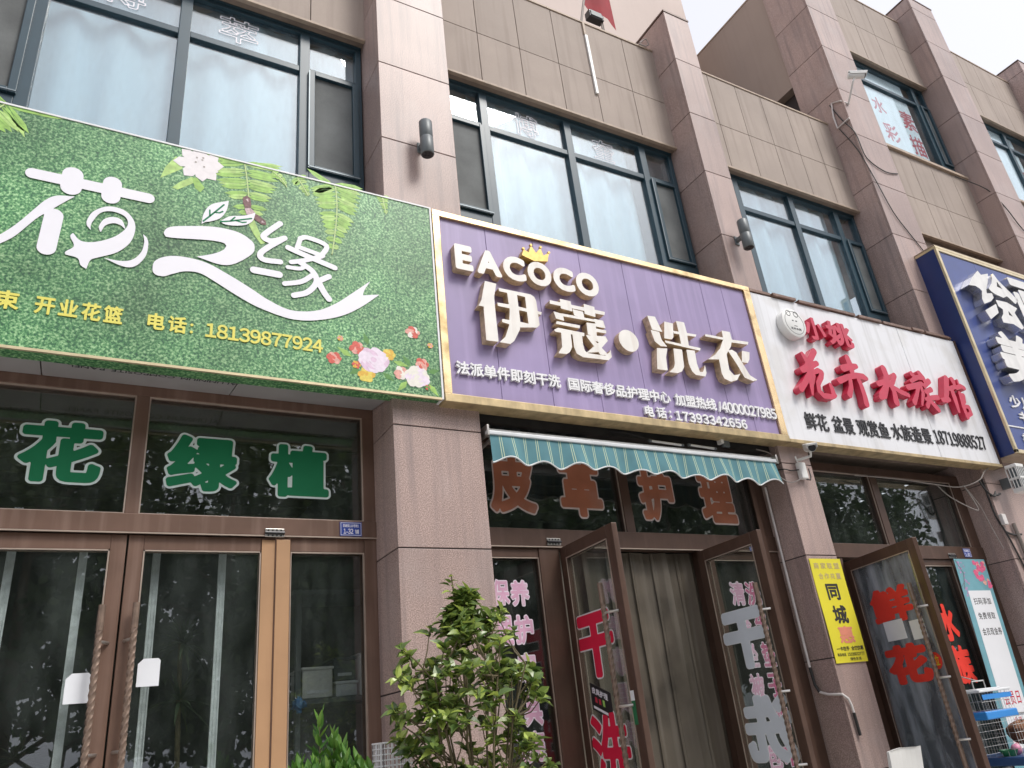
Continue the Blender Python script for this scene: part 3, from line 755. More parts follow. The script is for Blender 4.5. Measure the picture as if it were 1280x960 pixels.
def window(parent, x0, x1, z0, z1, xs, zt, sashes, y=.42, gl='glass_up'):
    """aluminium window: xs mullion centres, zt transom centre, sashes = cells (index) with a hung sash and fly screen below"""
    f = MB(); w = .055; dp = .08
    f.box(x0, x1, y, y + dp, z1 - .075, z1).box(x0, x1, y, y + dp, z0, z0 + .06)
    f.box(x0, x0 + w, y, y + dp, z0 + .06, z1 - .075).box(x1 - w, x1, y, y + dp, z0 + .06, z1 - .075)
    f.box(x0, x1, y - .012, y, z1 - .035, z1 - .012)
    xs2 = [x0 + w / 2] + xs + [x1 - w / 2]
    for m in xs: f.box(m - .045, m + .045, y - .006, y + dp, z0 + .06, z1 - .075)
    cells = list(zip(xs2[:-1], xs2[1:]))
    for i, (a, b) in enumerate(cells):
        a2 = a + (.045 if i else w / 2); b2 = b - (.045 if i < len(cells) - 1 else w / 2)
        f.box(a2, b2, y + .002, y + dp - .002, zt - .032, zt + .032)
    o = build('window', f, MT['winframe'], parent, .004)
    for i, (a, b) in enumerate(cells):
        a2 = a + (.045 if i else w / 2); b2 = b - (.045 if i < len(cells) - 1 else w / 2)
        build('pane', MB().box(a2, b2, y + .035, y + .043, zt + .032, z1 - .075), MT[gl], o)
        if i in sashes:
            s = MB(); q = .042; za, zb = z0 + .27, zt - .02
            s.box(a2, b2, y - .004, y + .06, z0 + .06, za)
            for sx in ((a2 - .012, a2 + q), (b2 - q, b2 + .012)): s.box(*sx, y - .03, y + .03, za, zb)
            s.box(a2 + q, b2 - q, y - .03, y + .03, zb - q, zb).box(a2 + q, b2 - q, y - .03, y + .03, za, za + q)
            build('sash', s, MT['winframe'], o, .004)
            e = MB(); e.box(a2 - .014, a2 - .004, y - .034, y - .03, za, zb).box(a2 - .014, b2 + .012, y - .034, y - .03, za + .012, za + .022)
            build('sash_edge', e, MT['winlight'], o)
            build('fly_screen', MB().box(a2 + q, b2 - q, y + .004, y + .008, za + q, zb - q), MT['screen'], o)
        else:
            build('pane', MB().box(a2, b2, y + .035, y + .043, z0 + .06, zt - .032), MT[gl], o)
    return o

# pillars (front faces in the plane y = 0)
P = {0: (-2.0, -1.3), 1: (1.82, 2.50), 2: (5.63, 6.03), 3: (8.92, 9.64), 4: (12.40, 13.14), 5: (16.14, 16.86)}
pillar('granite_pillar', *P[0], 9.55, B2)
pillar('granite_pillar', *P[1], 9.55, B2)
pillar('granite_pillar', *P[2], 9.53, B2)
pillar('granite_pillar', *P[3], 13.3, B3, .66)
pillar('granite_pillar', *P[4], 13.3, B3)
pillar('granite_pillar', *P[5], 13.3, B3)

cladding(-5.0, -2.0, 7.60, 9.16, [-4.5, -4.0, -3.5, -3.0, -2.5], [8.30], B2)
window(B2, -4.99, -2.01, 5.70, 7.60, [-4.4, -3.5, -2.6], 7.09, [0, 3])
wall('outer_wall', -5.0, -2.0, .36, .62, 0, 5.70, 'soffit', B2)
coping(-5.0, -2.0, 9.16, B2)
bays = [(-1.3, 1.82), (2.50, 5.63), (6.03, 8.92)]
seams = [[.79 - .52 * k for k in range(1, 4)] + [.79, 1.31], [3.07, 3.59, 4.10, 4.59, 5.14], [6.54, 7.04, 7.52, 8.02, 8.50]]
for (a, b), sm in zip(bays, seams):
    cladding(a, b, 7.60, 9.16, sorted(sm), [8.30], B2)
    coping(a, b, 9.16, B2)
    wall('outer_wall', a, b, .36, .62, 3.86, 5.70, 'soffit', B2)
# rooms behind: upper floor and roof
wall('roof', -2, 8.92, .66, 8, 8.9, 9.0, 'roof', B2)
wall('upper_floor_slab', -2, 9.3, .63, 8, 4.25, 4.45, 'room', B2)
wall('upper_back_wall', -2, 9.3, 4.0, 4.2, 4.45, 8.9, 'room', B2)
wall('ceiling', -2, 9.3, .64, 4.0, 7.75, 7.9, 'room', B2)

ZW0, ZW1, ZT = 5.70, 7.60, 7.09
window(B2, -1.29, 1.81, ZW0, ZW1, [-.705, .29, 1.285], ZT, [0, 3])
window(B2, 2.51, 5.62, ZW0, ZW1, [3.10, 4.13, 5.16], ZT, [0, 3])
window(B2, 6.04, 8.91, ZW0, ZW1, [6.62, 7.61, 8.50], ZT, [3])

# three storey part
for (a, b), sm in (((9.64, 12.40), [10.19, 10.83, 11.38, 11.95]), ((13.14, 16.14), [13.7, 14.25, 14.8, 15.35, 15.8]), ((16.86, 20), [17.5, 18.1, 18.7, 19.3])):
    cladding(a, b, 7.60, 9.20, sm, [8.30], B3)
    cladding(a, b, 11.30, 12.96, sm, [12.16], B3)
    coping(a, b, 12.96, B3)
    wall('sill', a, b, .285, .62, 9.203, 9.25, 'trim', B3)
    wall('outer_wall', a, b, .40, .62, 0, 7.58, 'soffit', B3)
window(B3, 9.65, 12.39, 9.25, 11.30, [10.45, 12.06], 10.86, [2], gl='glass_high')
window(B3, 13.15, 16.13, 9.25, 11.30, [14.05, 14.95], 10.86, [], gl='glass_high')
window(B3, 16.87, 19.9, 9.25, 11.30, [17.9, 18.9], 10.86, [])
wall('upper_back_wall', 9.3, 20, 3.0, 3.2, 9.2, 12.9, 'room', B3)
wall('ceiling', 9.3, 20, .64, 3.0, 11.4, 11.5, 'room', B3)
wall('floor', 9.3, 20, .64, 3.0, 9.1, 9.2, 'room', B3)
# the flank above the neighbour's roof, with a small recessed opening
f = MB()
f.box(8.95, 9.25, .665, 9, 10.25, 12.5).box(8.95, 9.25, 1.02, 9, 8.9, 10.247)
build('flank_wall', f, MT['sidewall'], B3)
wall('recess', 9.1, 9.3, .68, 1.02, 8.9, 10.25, 'joint', B3)
wall('flank_coping', 8.94, 9.3, .665, 9, 12.503, 12.53, 'trim', B3)
wall('roof', 9.3, 20, .66, 9, 12.6, 12.7, 'roof', B3)
wall('rear_wall', 9.3, 20, 8.8, 9, 8.9, 12.6, 'sidewall', B3)

build('rear_wall', MB().box(-6, 7.98, 1.5, 6, 8.6, 17), MT['pinkwall'], BP)
w = MB(); w.tube([(4.33, 1.49, 17), (4.335, 1.485, 11.6), (4.30, 1.47, 11.4), (4.28, 1.48, 8.9)], .009)
solo('wall_cable', w, MT['cablegrey'], 'thin grey cable running straight down the pale setback wall', 'cable')

# ------------------------------------------------------------------ curtains behind the upper windows
def curtain(x0, x1, z0, z1, y, amp, per, m, name='curtain', seed=0, lean=0):
    r = random.Random(seed); n = int((x1 - x0) / per * 8); g = MB()
    ph = [r.uniform(-.6, .6) for _ in range(n + 1)]
    vs = []
    zs = [z1 + (z0 - z1) * k / 6 for k in range(7)]
    for k, z in enumerate(zs):
        for i in range(n + 1):
            x = x0 + (x1 - x0) * i / n
            vs.append((x + .006 * math.sin(k + i), y + .6 * amp * math.sin(2.1 * x + 1.7 * seed) * math.sin(4.4 * x + seed) + amp * math.sin(2 * math.pi * (x - x0) / per + ph[i // 8] * 1.2 + .12 * k) + .3 * amp * math.sin(5.3 * x), z))
    fs = [(k * (n + 1) + i, k * (n + 1) + i + 1, (k + 1) * (n + 1) + i + 1, (k + 1) * (n + 1) + i) for k in range(6) for i in range(n)]
    g.add(vs, fs, 0, True)
    return g
for k, (a, b, txt) in enumerate(((-.72, 1.78, 'the widest window, above the green sign'), (2.98, 5.06, 'the window above the purple sign'), (6.1, 8.44, 'the window above the white sign'))):
    solo('sheer_curtain', curtain(a, b, 5.72, 7.66, .552, .032, .34, 0, seed=k), MT['curtain'], 'pale blue sheer curtain hanging behind ' + txt, 'curtain', 'sheer curtains upstairs')

# outlined characters stuck on the upper panes
up = facade(.452)
for ch, x0, x1, z0, z1, lab in (('博', -.33, -.02, 7.20, 7.49, 'leftmost'), ('萃', .56, .88, 7.19, 7.47, 'second'), ('博', 3.47, 3.76, 7.17, 7.46, 'third'), ('奎', 4.47, 4.76, 7.17, 7.46, 'fourth')):
    g = MB(); char(g, ch, x0, x1, z0, z1, .012, .001, up, ring=.016)
    where = {'leftmost': 'left pane above the green sign, cut by the photo edge', 'second': 'right pane above the green sign', 'third': 'left pane above the purple sign', 'fourth': 'middle pane above the purple sign'}[lab]
    solo('window_character', g, MT['printwhite'], 'white outlined character on ' + where, 'lettering', 'outlined characters on upstairs glass')
for (x, z) in ((3.47, 7.52), (4.47, 7.52)):
    pass

# paper sheets with red characters behind the third floor windows
def banner(x0, x1, chars, label):
    g = MB().box(x0, x1, .475, .479, 9.30, 10.82).box(x0, x1, .475, .479, 10.90, 11.22)
    t = thing('paper_banner', label, 'banner', (x0, .48, 9.3), 'paper banners upstairs')
    build('sheet', g, MT['paper'], t)
    for ch, a, b, c, d_ in chars:
        q = MB(); char(q, ch, a, b, c, d_, .016, .001, facade(.4745))
        build('character', q, MT['postred'], t)
banner(9.7, 11.80, [('水', 10.70, 11.03, 10.26, 10.62), ('素', 11.42, 11.80, 10.14, 10.58), ('彩', 10.76, 11.13, 9.66, 10.06), ('描', 11.42, 11.79, 9.58, 10.02)],
       'white sheet with four red characters behind the third floor window above a camera')
banner(13.2, 15.3, [('美', 14.98, 15.28, 10.0, 10.4)], 'white sheet behind the third floor window at the right photo edge')

# ------------------------------------------------------------------ shop fronts (parts of the lower building)
def lettering(name, parent, ch, u0, u1, z0, z1, d, T, fill, edge, edge_w=.035, mirror=False, label=None):
    g = MB()
    char(g, ch, u0, u1, z0, z1, d, .0008, T, w0=.0005, grow=edge_w, mirror=mirror, mi_front=1, mi_side=1)
    char(g, ch, u0, u1, z0, z1, d, .0008, T, w0=.0018, mirror=mirror)
    return build(name, g, [fill, edge], parent, label=label)

# --- shop under the green sign, front in the plane y = .40
Y1 = .40
f = MB()
f.box(-1.3, 1.82, Y1, Y1 + .12, 3.765, 3.85)                        # head
f.box(-1.3, 1.82, Y1 - .012, Y1 + .12, 2.87, 2.985)                 # rail above the doors
for a, b in ((-1.3, -1.21), (-.965, -.895), (.238, .315), (1.735, 1.82)):
    f.box(a, b, Y1, Y1 + .12, 2.985, 3.765)
f.box(1.735, 1.82, Y1, Y1 + .12, 0, 2.87).box(-1.3, -1.21, Y1, Y1 + .12, 0, 2.87)
f.box(1.135, 1.235, Y1, Y1 + .12, 0, 2.87).box(-.69, -.585, Y1, Y1 + .12, 0, 2.87)
f.box(1.235, 1.735, Y1 + .01, Y1 + .1, 2.77, 2.868).box(1.235, 1.735, Y1 + .01, Y1 + .1, 0, .12)
f.box(-1.21, -.69, Y1 + .01, Y1 + .1, 2.77, 2.868).box(-1.21, -.69, Y1 + .01, Y1 + .1, 0, .12)
SF1 = build('shop_front', f, MT['bronze'], B2, .004, label='bronze glazed shop front under the green sign')
bd = MB()
for a, b in ((-.895, .238), (.315, 1.735)):
    for x in (a, b - .008): bd.box(x, x + .008, Y1 + .006, Y1 + .02, 2.985, 3.765)
    bd.box(a + .008, b - .008, Y1 + .006, Y1 + .02, 3.757, 3.765).box(a + .008, b - .008, Y1 + .006, Y1 + .02, 2.985, 2.993)
bd.box(1.235, 1.243, Y1 + .012, Y1 + .03, .12, 2.77).box(1.727, 1.735, Y1 + .012, Y1 + .03, .12, 2.77).box(1.243, 1.727, Y1 + .012, Y1 + .03, 2.762, 2.77)
bd.box(-1.3, 1.82, Y1 - .016, Y1 - .004, 2.862, 2.87)
build('glazing_bead', bd, MT['bead'], SF1)
for a, b, c, d_ in ((-1.21, -.965, 2.985, 3.765), (-.895, .238, 2.985, 3.765), (.315, 1.735, 2.985, 3.765), (1.235, 1.735, .12, 2.77), (-1.21, -.69, .12, 2.77)):
    build('glass', MB().box(a, b, Y1 + .05, Y1 + .058, c, d_), MT['glass_shop'], SF1)
T1 = facade(Y1 + .048)
for ch, a, b, c, d_ in (('花', -.355, .085, 3.17, 3.56), ('绿', .45, .885, 3.16, 3.54), ('植', 1.09, 1.50, 3.15, 3.53)):
    lettering('character', SF1, ch, a, b, c, d_, .046, T1, MT['letgreen'], MT['letwhite'], .036)

def door(parent, hx, hy, ex, ey, nx, ny, w, zt, gl, frame='bronze', stile=.085, top=.09, label=None, beads=True):
    T = lambda u, z, n: (hx + ex * u + nx * n, hy + ey * u + ny * n, z)
    TB = lambda u, n, z: T(u, z, n)
    f = MB(); th = .022
    f.box(0, stile, -th, th, .01, zt, T=TB).box(w - stile, w, -th, th, .01, zt, T=TB)
    f.box(stile, w - stile, -th, th, zt - top, zt, T=TB).box(stile, w - stile, -th, th, .01, .16, T=TB)
    o = build('door', f, MT[frame], parent, .004, label=label)
    if beads:
        b = MB()
        for s in (th, -th - .004):
            b.box(stile, stile + .008, s, s + .004, .16, zt - top, T=TB).box(w - stile - .008, w - stile, s, s + .004, .16, zt - top, T=TB)
            b.box(stile, w - stile, s, s + .004, zt - top - .008, zt - top, T=TB)
        build('glazing_bead', b, MT['bead'], o)
    build('door_glass', MB().box(stile, w - stile, -.004, .004, .16, zt - top, T=TB), gl, o)
    return o, T

def bar_handle(parent, T, u, z0, z1, n, stile_u):
    g = MB(); s = 1 if n > 0 else -1
    g.tube([T(u, z1 - .14, n), T(u, z1, n)], .019, 12).tube([T(u, z0 + .14, n), T(u, z0, n)], .019, 12)
    g.twist(T(u, z1 - .14, n), T(u, z0 + .14, n), .0175, (z1 - z0) / .22, mi=0)
    o = build('handle', g, MT['rope'], parent)
    k = MB()
    for z in (z1 - .20, (z0 + z1) / 2 - .05, z0 + .20):
        k.tube([T(u, z, n), T((u + stile_u) / 2, z, n * .8), T(stile_u, z, s * .022)], .0095, 8)
    build('standoff', k, MT['steel'], o)

# left leaf of the green sign shop: hinge at x -.585; right leaf: hinge at x 1.135
dL, TL = door(B2, -.585, Y1 + .04, 1, 0, 0, -1, .855, 2.86, MT['glass_shop'], label='left closed glass door under the green sign')
dR, TR = door(B2, 1.135, Y1 + .04, -1, 0, 0, -1, .855, 2.86, MT['glass_shop'], label='right closed glass door under the green sign')
bar_handle(dL, TL, .855 - .092, 1.0, 2.44, .085, .855 - .04)
bar_handle(dR, TR, .855 - .072, 1.0, 2.45, .085, .855 - .03)
fl = MB().box(1.052, 1.137, Y1 + .008, Y1 + .016, .9, 2.845).box(1.141, 1.229, Y1 - .008, Y1 - .001, .9, 2.845)
solo('film_strip', fl, MT['film'], 'tan protective film wrapped on the door post beside the right pane', 'film', bevel=.003)

def hinge(x, y, z, parent):
    h = MB().box(x - .062, x + .062, y - .008, y - .001, z - .028, z + .028)
    o = build('hinge', h, MT['steel'], parent, .003)
    k = MB().tube([(x - .062, y - .012, z), (x + .062, y - .012, z)], .009, 8)
    for dx in (-.04, -.013, .013, .04):
        for dz in (-.017, .017): k.lathe([(.006, 0), (.006, .002)], (x + dx, y - .0105, z + dz), 8, axis='y')
    build('hinge_pin', k, MT['lampdark'], o)
hinge(1.125, Y1 - .012, 2.885, SF1)

def plate(x, y, z, w, h, lines, label):
    t = thing('house_number_plate', label, 'number plate', (x, y, z), 'blue number plates')
    o = build('plate', MB().box(x - w / 2, x + w / 2, y, y + .004, z - h / 2, z + h / 2), MT['plateblue'], t, .002)
    g = MB(); e = .003; q = .0055
    for a, b, c, d_ in ((-w / 2 + q, w / 2 - q, h / 2 - q - e, h / 2 - q), (-w / 2 + q, w / 2 - q, -h / 2 + q, -h / 2 + q + e), (-w / 2 + q, -w / 2 + q + e, -h / 2 + q + e, h / 2 - q - e), (w / 2 - q - e, w / 2 - q, -h / 2 + q + e, h / 2 - q - e)):
        g.box(x + a, x + b, y - .001, y, z + c, z + d_)
    for txt, a, b, c, d_ in lines:
        row(g, txt, x + a * w, x + b * w, z + c * h, z + d_ * h, .02, .001, facade(y), n=32)
    build('writing', g, MT['printwhite'], t)
plate(1.635, Y1 - .018, 2.925, .155, .098, [('昆嵛街118号附1', -.36, .36, .12, .34), ('1-32', -.34, .10, -.34, .02), ('铺', .18, .36, -.34, -.02)], 'blue number plate reading 1-32 beside the tall pillar')

# --- shop under the purple sign, front in the plane y = .30
Y2 = .30
f = MB()
f.box(2.5, 5.63, Y2 - .012, Y2 + .12, 2.81, 2.945)
f.box(2.5, 5.63, Y2, Y2 + .12, 3.62, 3.70)
for a, b in ((2.5, 2.56), (3.94, 4.03), (5.52, 5.63)): f.box(a, b, Y2, Y2 + .12, 2.945, 3.62)
f.box(2.5, 2.56, Y2, Y2 + .12, 0, 2.81).box(5.50, 5.63, Y2, Y2 + .12, 0, 2.81)
f.box(3.065, 3.245, Y2, Y2 + .12, 0, 2.81).box(4.69, 4.83, Y2, Y2 + .12, 0, 2.81)
f.box(2.56, 3.065, Y2 + .01, Y2 + .1, 2.73, 2.808).box(4.83, 5.50, Y2 + .01, Y2 + .1, 2.73, 2.808)
f.box(2.56, 3.065, Y2 + .01, Y2 + .1, 0, .12).box(4.83, 5.50, Y2 + .01, Y2 + .1, 0, .12)
f.box(5.44, 5.49, Y2 - .03, Y2 - .013, .1, 3.6)
SF2 = build('shop_front', f, MT['bronzedark'], B2, .004, label='dark bronze shop front with two open doors under the purple sign')
bd = MB()
for a, b, c, d_ in ((2.56, 3.94, 2.945, 3.62), (4.03, 5.52, 2.945, 3.62), (2.56, 3.065, .12, 2.73), (4.83, 5.5, .12, 2.73)):
    for x in (a, b - .007): bd.box(x, x + .007, Y2 + .012, Y2 + .022, c, d_)
    bd.box(a + .007, b - .007, Y2 + .012, Y2 + .022, d_ - .007, d_)
    build('glass', MB().box(a, b, Y2 + .05, Y2 + .058, c, d_), MT['glass_shop'], SF2)
bd.box(2.5, 5.63, Y2 - .016, Y2 - .004, 2.802, 2.81)
build('glazing_bead', bd, MT['bead'], SF2)
T2 = facade(Y2 + .048)
for ch, a, b, c, d_ in (('皮', 2.72, 3.13, 3.08, 3.56), ('革', 3.36, 3.77, 3.07, 3.56), ('护', 4.17, 4.55, 3.07, 3.55), ('理', 4.86, 5.27, 3.07, 3.55)):
    lettering('character', SF2, ch, a, b, c, d_, .05, T2, MT['letrust'], MT['letgrey'], .030)
for k, (ch, a, b, c, d_) in enumerate((('保', 2.665, 2.80, 2.395, 2.57), ('养', 2.815, 2.965, 2.385, 2.565), ('护', 2.82, 2.97, 2.12, 2.315), ('理', 2.66, 2.80, 2.12, 2.315), ('家', 2.82, 2.965, 1.86, 2.055), ('具', 2.83, 2.97, 1.585, 1.80), ('门', 2.68, 2.80, 1.33, 1.54), ('壳', 2.82, 2.965, 1.36, 1.545))):
    lettering('character', SF2, ch, a, b, c, d_, .028, T2, MT['letpink'], MT['letpinkw'], .04)
for k, (ch, a, b, c, d_) in enumerate((('清', 4.985, 5.145, 2.35, 2.545), ('洗', 5.165, 5.335, 2.345, 2.545), ('车', 5.18, 5.335, 2.105, 2.295), ('座', 4.985, 5.14, 2.10, 2.295), ('坐', 4.985, 5.14, 1.845, 2.035), ('垫', 5.195, 5.34, 1.84, 2.035), ('被', 4.985, 5.14, 1.59, 1.79), ('子', 5.185, 5.335, 1.595, 1.785), ('包', 4.99, 5.15, 1.08, 1.25), ('巾', 5.18, 5.335, 1.08, 1.26), ('箱', 5.18, 5.335, 1.34, 1.53))):
    lettering('character', SF2, ch, a, b, c, d_, .026, T2, MT['letpink'] if k in (0, 3, 4, 6, 8) else MT['letpinkd'], MT['letpinkw'], .036)
hinge(3.20, Y2 - .012, 2.845, SF2)

ex, ey = -.0555, -.99846
gA, TA = door(B2, 3.275, Y2 + .0, ex, ey, ey, -ex, .745, 2.80, MT['glass_door'], 'bronzedark', label='left open glass door with red characters')
gB, TBm = door(B2, 4.665, Y2 + .0, ex, ey, -ey, ex, .745, 2.79, MT['glass_door'], 'bronzedark', label='right open glass door showing the pale backs of its characters')
off = lambda T, n0: (lambda u, z, w: T(u, z, n0 + w))
offm = lambda T, n0: (lambda u, z, w: T(u, z, n0 - w))
lettering('character', gA, '干', .045 + .02, .54, 1.835, 2.265, .048, off(TA, .0045), MT['letred'], MT['letredw'], .020)
lettering('character', gA, '洗', .075, .55, 1.11, 1.61, .030, off(TA, .0045), MT['letred'], MT['letredw'], .018)
lettering('character', gB, '干', .10, .58, 1.815, 2.25, .052, offm(TBm, -.0045), MT['letback'], MT['letback2'], .012)
lettering('character', gB, '洗', .13, .66, 1.16, 1.62, .046, offm(TBm, -.0045), MT['letback'], MT['letback2'], .012, mirror=True)
bar_handle(gA, TA, .575, .95, 2.42, .075, .675); bar_handle(gA, TA, .600, .95, 2.40, -.075, .675)
bar_handle(gB, TBm, .655, .95, 2.40, -.075, .70); bar_handle(gB, TBm, .655, .95, 2.40, .075, .70)

# stickers on the open door
g = MB().box(.15, .40, .0045, .006, 1.60, 1.775, T=lambda u, n, z: TA(u, z - .36 * (u - .27), n))
t = thing('door_sticker', 'small black sticker with tiny writing on the open door', 'sticker', TA(.27, 1.7, .006))
build('backing', g, MT['black'], t)
q = MB(); TS = lambda u, z, w: TA(u, z - .36 * (u - .27), .0062 + w)
row(q, '皮具护理', .17, .36, 1.712, 1.755, .02, .0006, TS, n=32)
q.box(.17, .34, 0, .0008, 1.615, 1.632, T=lambda u, n, z: TS(u, z, n))
build('writing', q, MT['printwhite'], t)
q = MB()
for i in range(3): q.lathe([(.013, 0), (.013, .001)], (0, 0, 0), 10, axis='y')
q = MB(); q.box(.20, .225, 0, .0008, 1.66, 1.695, T=lambda u, n, z: TS(u, z, n)).box(.245, .27, 0, .0008, 1.66, 1.695, T=lambda u, n, z: TS(u, z, n)); build('picture', q, MT['postred'], t)
q = MB(); q.box(.29, .315, 0, .0008, 1.66, 1.70, T=lambda u, n, z: TS(u, z, n)); build('picture', q, MT['fern'], t)
g = MB().box(.655, .70, .0225, .024, 1.52, 1.66, T=lambda u, n, z: TA(u, z, n), mi=0)
g.box(.655, .70, .0225, .0242, 1.66, 1.72, T=lambda u, n, z: TA(u, z, n), mi=1)
solo('door_sticker', g, [MT['dishgreen'], MT['paper']], 'little green and white label on the open door edge', 'sticker')

# strip curtain hanging in the doorway
g = MB(); r = random.Random(5)
x = 3.25; k = 0
while x < 4.68:
    wdt = .15 + r.uniform(-.012, .012); yo = .40 + (.012 if k % 2 else -.004) + r.uniform(-.004, .004); vs = []
    tw = r.uniform(-.018, .018)
    for i in range(9):
        z = 2.80 - i * .32
        for j in range(5):
            u = j / 4
            vs.append((x + wdt * u + tw * i / 8, yo + .016 * math.sin(u * math.pi) + (u - .5) * tw * 1.5 + .004 * math.sin(i * 1.7 + k), z))
    g.add(vs, [(i * 5 + j, i * 5 + j + 1, (i + 1) * 5 + j + 1, (i + 1) * 5 + j) for i in range(8) for j in range(4)], 0, True)
    x += wdt - .028; k += 1
solo('strip_curtain', g, MT['stripc'], 'grimy brownish plastic strip curtain hanging in the open doorway', 'curtain')

# --- shop under the white sign
Y3 = .30
f = MB()
f.box(6.03, 8.92, Y3 - .012, Y3 + .12, 2.765, 2.905)
f.box(6.03, 8.92, Y3, Y3 + .12, 3.655, 3.74)
for a, b in ((6.03, 6.12), (7.295, 7.405), (8.75, 8.92)): f.box(a, b, Y3, Y3 + .12, 2.905, 3.655)
f.box(6.03, 6.12, Y3, Y3 + .12, 0, 2.765).box(8.27, 8.92, Y3, Y3 + .12, 0, 2.765).box(6.42, 6.50, Y3, Y3 + .12, 0, 2.765).box(7.62, 7.74, Y3, Y3 + .12, 0, 2.765)
f.box(7.74, 8.27, Y3 + .01, Y3 + .1, 2.70, 2.763).box(7.74, 8.27, Y3 + .01, Y3 + .1, 0, .12)
SF3 = build('shop_front', f, MT['bronzedark'], B2, .004, label='dark bronze shop front under the white sign')
bd = MB()
for a, b, c, d_ in ((6.12, 7.295, 2.905, 3.655), (7.405, 8.75, 2.905, 3.655), (7.74, 8.27, .12, 2.70), (6.12, 6.42, .12, 2.70)):
    for x in (a, b - .007): bd.box(x, x + .007, Y3 + .012, Y3 + .022, c, d_)
    bd.box(a + .007, b - .007, Y3 + .012, Y3 + .022, d_ - .007, d_)
    build('glass', MB().box(a, b, Y3 + .05, Y3 + .058, c, d_), MT['glass_shop'], SF3)
build('glazing_bead', bd, MT['bead'], SF3)
T3 = facade(Y3 + .048)
for ch, a, b, c, d_ in (('水', 7.76, 8.06, 1.94, 2.31), ('族', 7.80, 8.10, 1.53, 1.90)):
    lettering('character', SF3, ch, a, b, c, d_, .05, T3, MT['letscarlet'], MT['letscarlet'], .004)
hinge(8.28, Y3 - .012, 2.80, SF3)
L3 = math.hypot(.27, .88); ex3, ey3 = -.27 / L3, -.88 / L3
gC, TC = door(B2, 6.52, Y3, ex3, ey3, ey3, -ex3, 1.0, 2.715, MT['glass_hazy'], 'bronzedark', label='open hazy glass door with scarlet characters')
lettering('character', gC, '鲜', .20, .74, 2.09, 2.39, .05, off(TC, .0045), MT['letscarlet'], MT['letscarlet'], .004)
lettering('character', gC, '花', .20, .74, 1.585, 1.905, .06, off(TC, .0045), MT['letscarlet'], MT['letscarlet'], .004)
bar_handle(gC, TC, .86, .95, 2.36, .075, .94); bar_handle(gC, TC, .86, .95, 2.36, -.075, .94)
for a, b, c, d_, lab in ((.30, .56, 1.945, 2.11, 'white paper notice on the hazy door, the wider one by the hinge side'), (.635, .81, 1.92, 2.075, 'white paper notice on the hazy door, the narrower one by the handle')):
    solo('paper_notice', MB().box(a, b, .006, .0072, c, d_, T=lambda u, n, z: TC(u, z, n)), MT['paper'], lab, 'notice', 'paper notices on glass doors')
cx, cz = .815, 1.735
g = MB(); lp = [(cx + .066 * math.cos(a * math.pi / 16), cz + .066 * math.sin(a * math.pi / 16)) for a in range(32)]
prism(g, [lp], .0012, off(TC, .0065))
char(g, '拉', cx - .035, cx + .035, cz - .04, cz + .04, .01, .0008, off(TC, .0078), 1, 1)
solo('round_sticker', g, [MT['letscarlet'], MT['yellow']], 'round red pull sticker with a yellow character on the hazy door', 'sticker')

for a, b, c, d_, lab in ((.045, .165, 1.935, 2.09, 'white card taped on the left closed door'), (.395, .512, 2.00, 2.15, 'white card taped on the right closed door')):
    g = MB(); lp = [(a, c), (b, c), (b, d_ - .012), (b - .012, d_), (a + .028, d_), (a, d_ - .028)]
    prism(g, [lp], .0012, facade(Y1 + .0335))
    solo('paper_notice', g, MT['paper'], lab, 'notice', 'paper notices on glass doors')
plate(5.315, Y2 - .018, 2.842, .10, .075, [('1-27', -.36, .36, -.25, .25)], 'small blue number plate above the right open door')
plate(8.575, Y3 - .018, 2.835, .13, .095, [('昆嵛街1', -.36, .36, .12, .34), ('1-20', -.34, .30, -.34, .02)], 'blue number plate above the flowered poster')

# interiors
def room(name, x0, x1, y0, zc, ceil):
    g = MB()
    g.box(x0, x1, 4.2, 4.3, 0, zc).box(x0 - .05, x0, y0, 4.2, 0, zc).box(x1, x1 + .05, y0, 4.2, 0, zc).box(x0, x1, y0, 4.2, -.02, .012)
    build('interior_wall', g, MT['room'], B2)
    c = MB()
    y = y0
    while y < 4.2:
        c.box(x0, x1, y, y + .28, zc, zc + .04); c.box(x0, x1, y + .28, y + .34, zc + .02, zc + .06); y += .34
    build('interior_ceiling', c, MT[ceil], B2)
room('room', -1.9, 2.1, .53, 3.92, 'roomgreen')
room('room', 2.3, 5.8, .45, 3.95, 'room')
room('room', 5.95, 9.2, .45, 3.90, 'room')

# ------------------------------------------------------------------ shop signs
YS = -.10
def smo(p):                                          # smooth an open line
    P_ = [np.array(p[0]) * 2 - np.array(p[1])] + [np.array(q) for q in p] + [np.array(p[-1]) * 2 - np.array(p[-2])]
    if len(p) < 3: return list(p)
    o = []
    for a, b, c, d_ in zip(P_[:-3], P_[1:-2], P_[2:-1], P_[3:]):
        for j in range(5):
            t_ = j / 5; o.append(tuple(.5 * ((2 * b) + (-a + c) * t_ + (2 * a - 5 * b + 4 * c - d_) * t_ * t_ + (-a + 3 * b - 3 * c + d_) * t_ ** 3)))
    return o + [tuple(p[-1])]
def smr(p, keep=math.radians(70)):                   # smooth a closed outline but keep its sharp corners
    n = len(p); A = [np.array(q) for q in p]; corner = []
    for i in range(n):
        u, v = A[i] - A[i - 1], A[(i + 1) % n] - A[i]
        corner.append(math.acos(max(-1, min(1, float(u @ v) / (np.hypot(*u) * np.hypot(*v) + 1e-12)))) > keep)
    ks = [i for i in range(n) if corner[i]]
    if not ks: return catmull(p, 5, True)
    o = []
    for a, b in zip(ks, ks[1:] + [ks[0] + n]):
        seg = [p[i % n] for i in range(a, b + 1)]; o += smo(seg)[:-1]
    return o

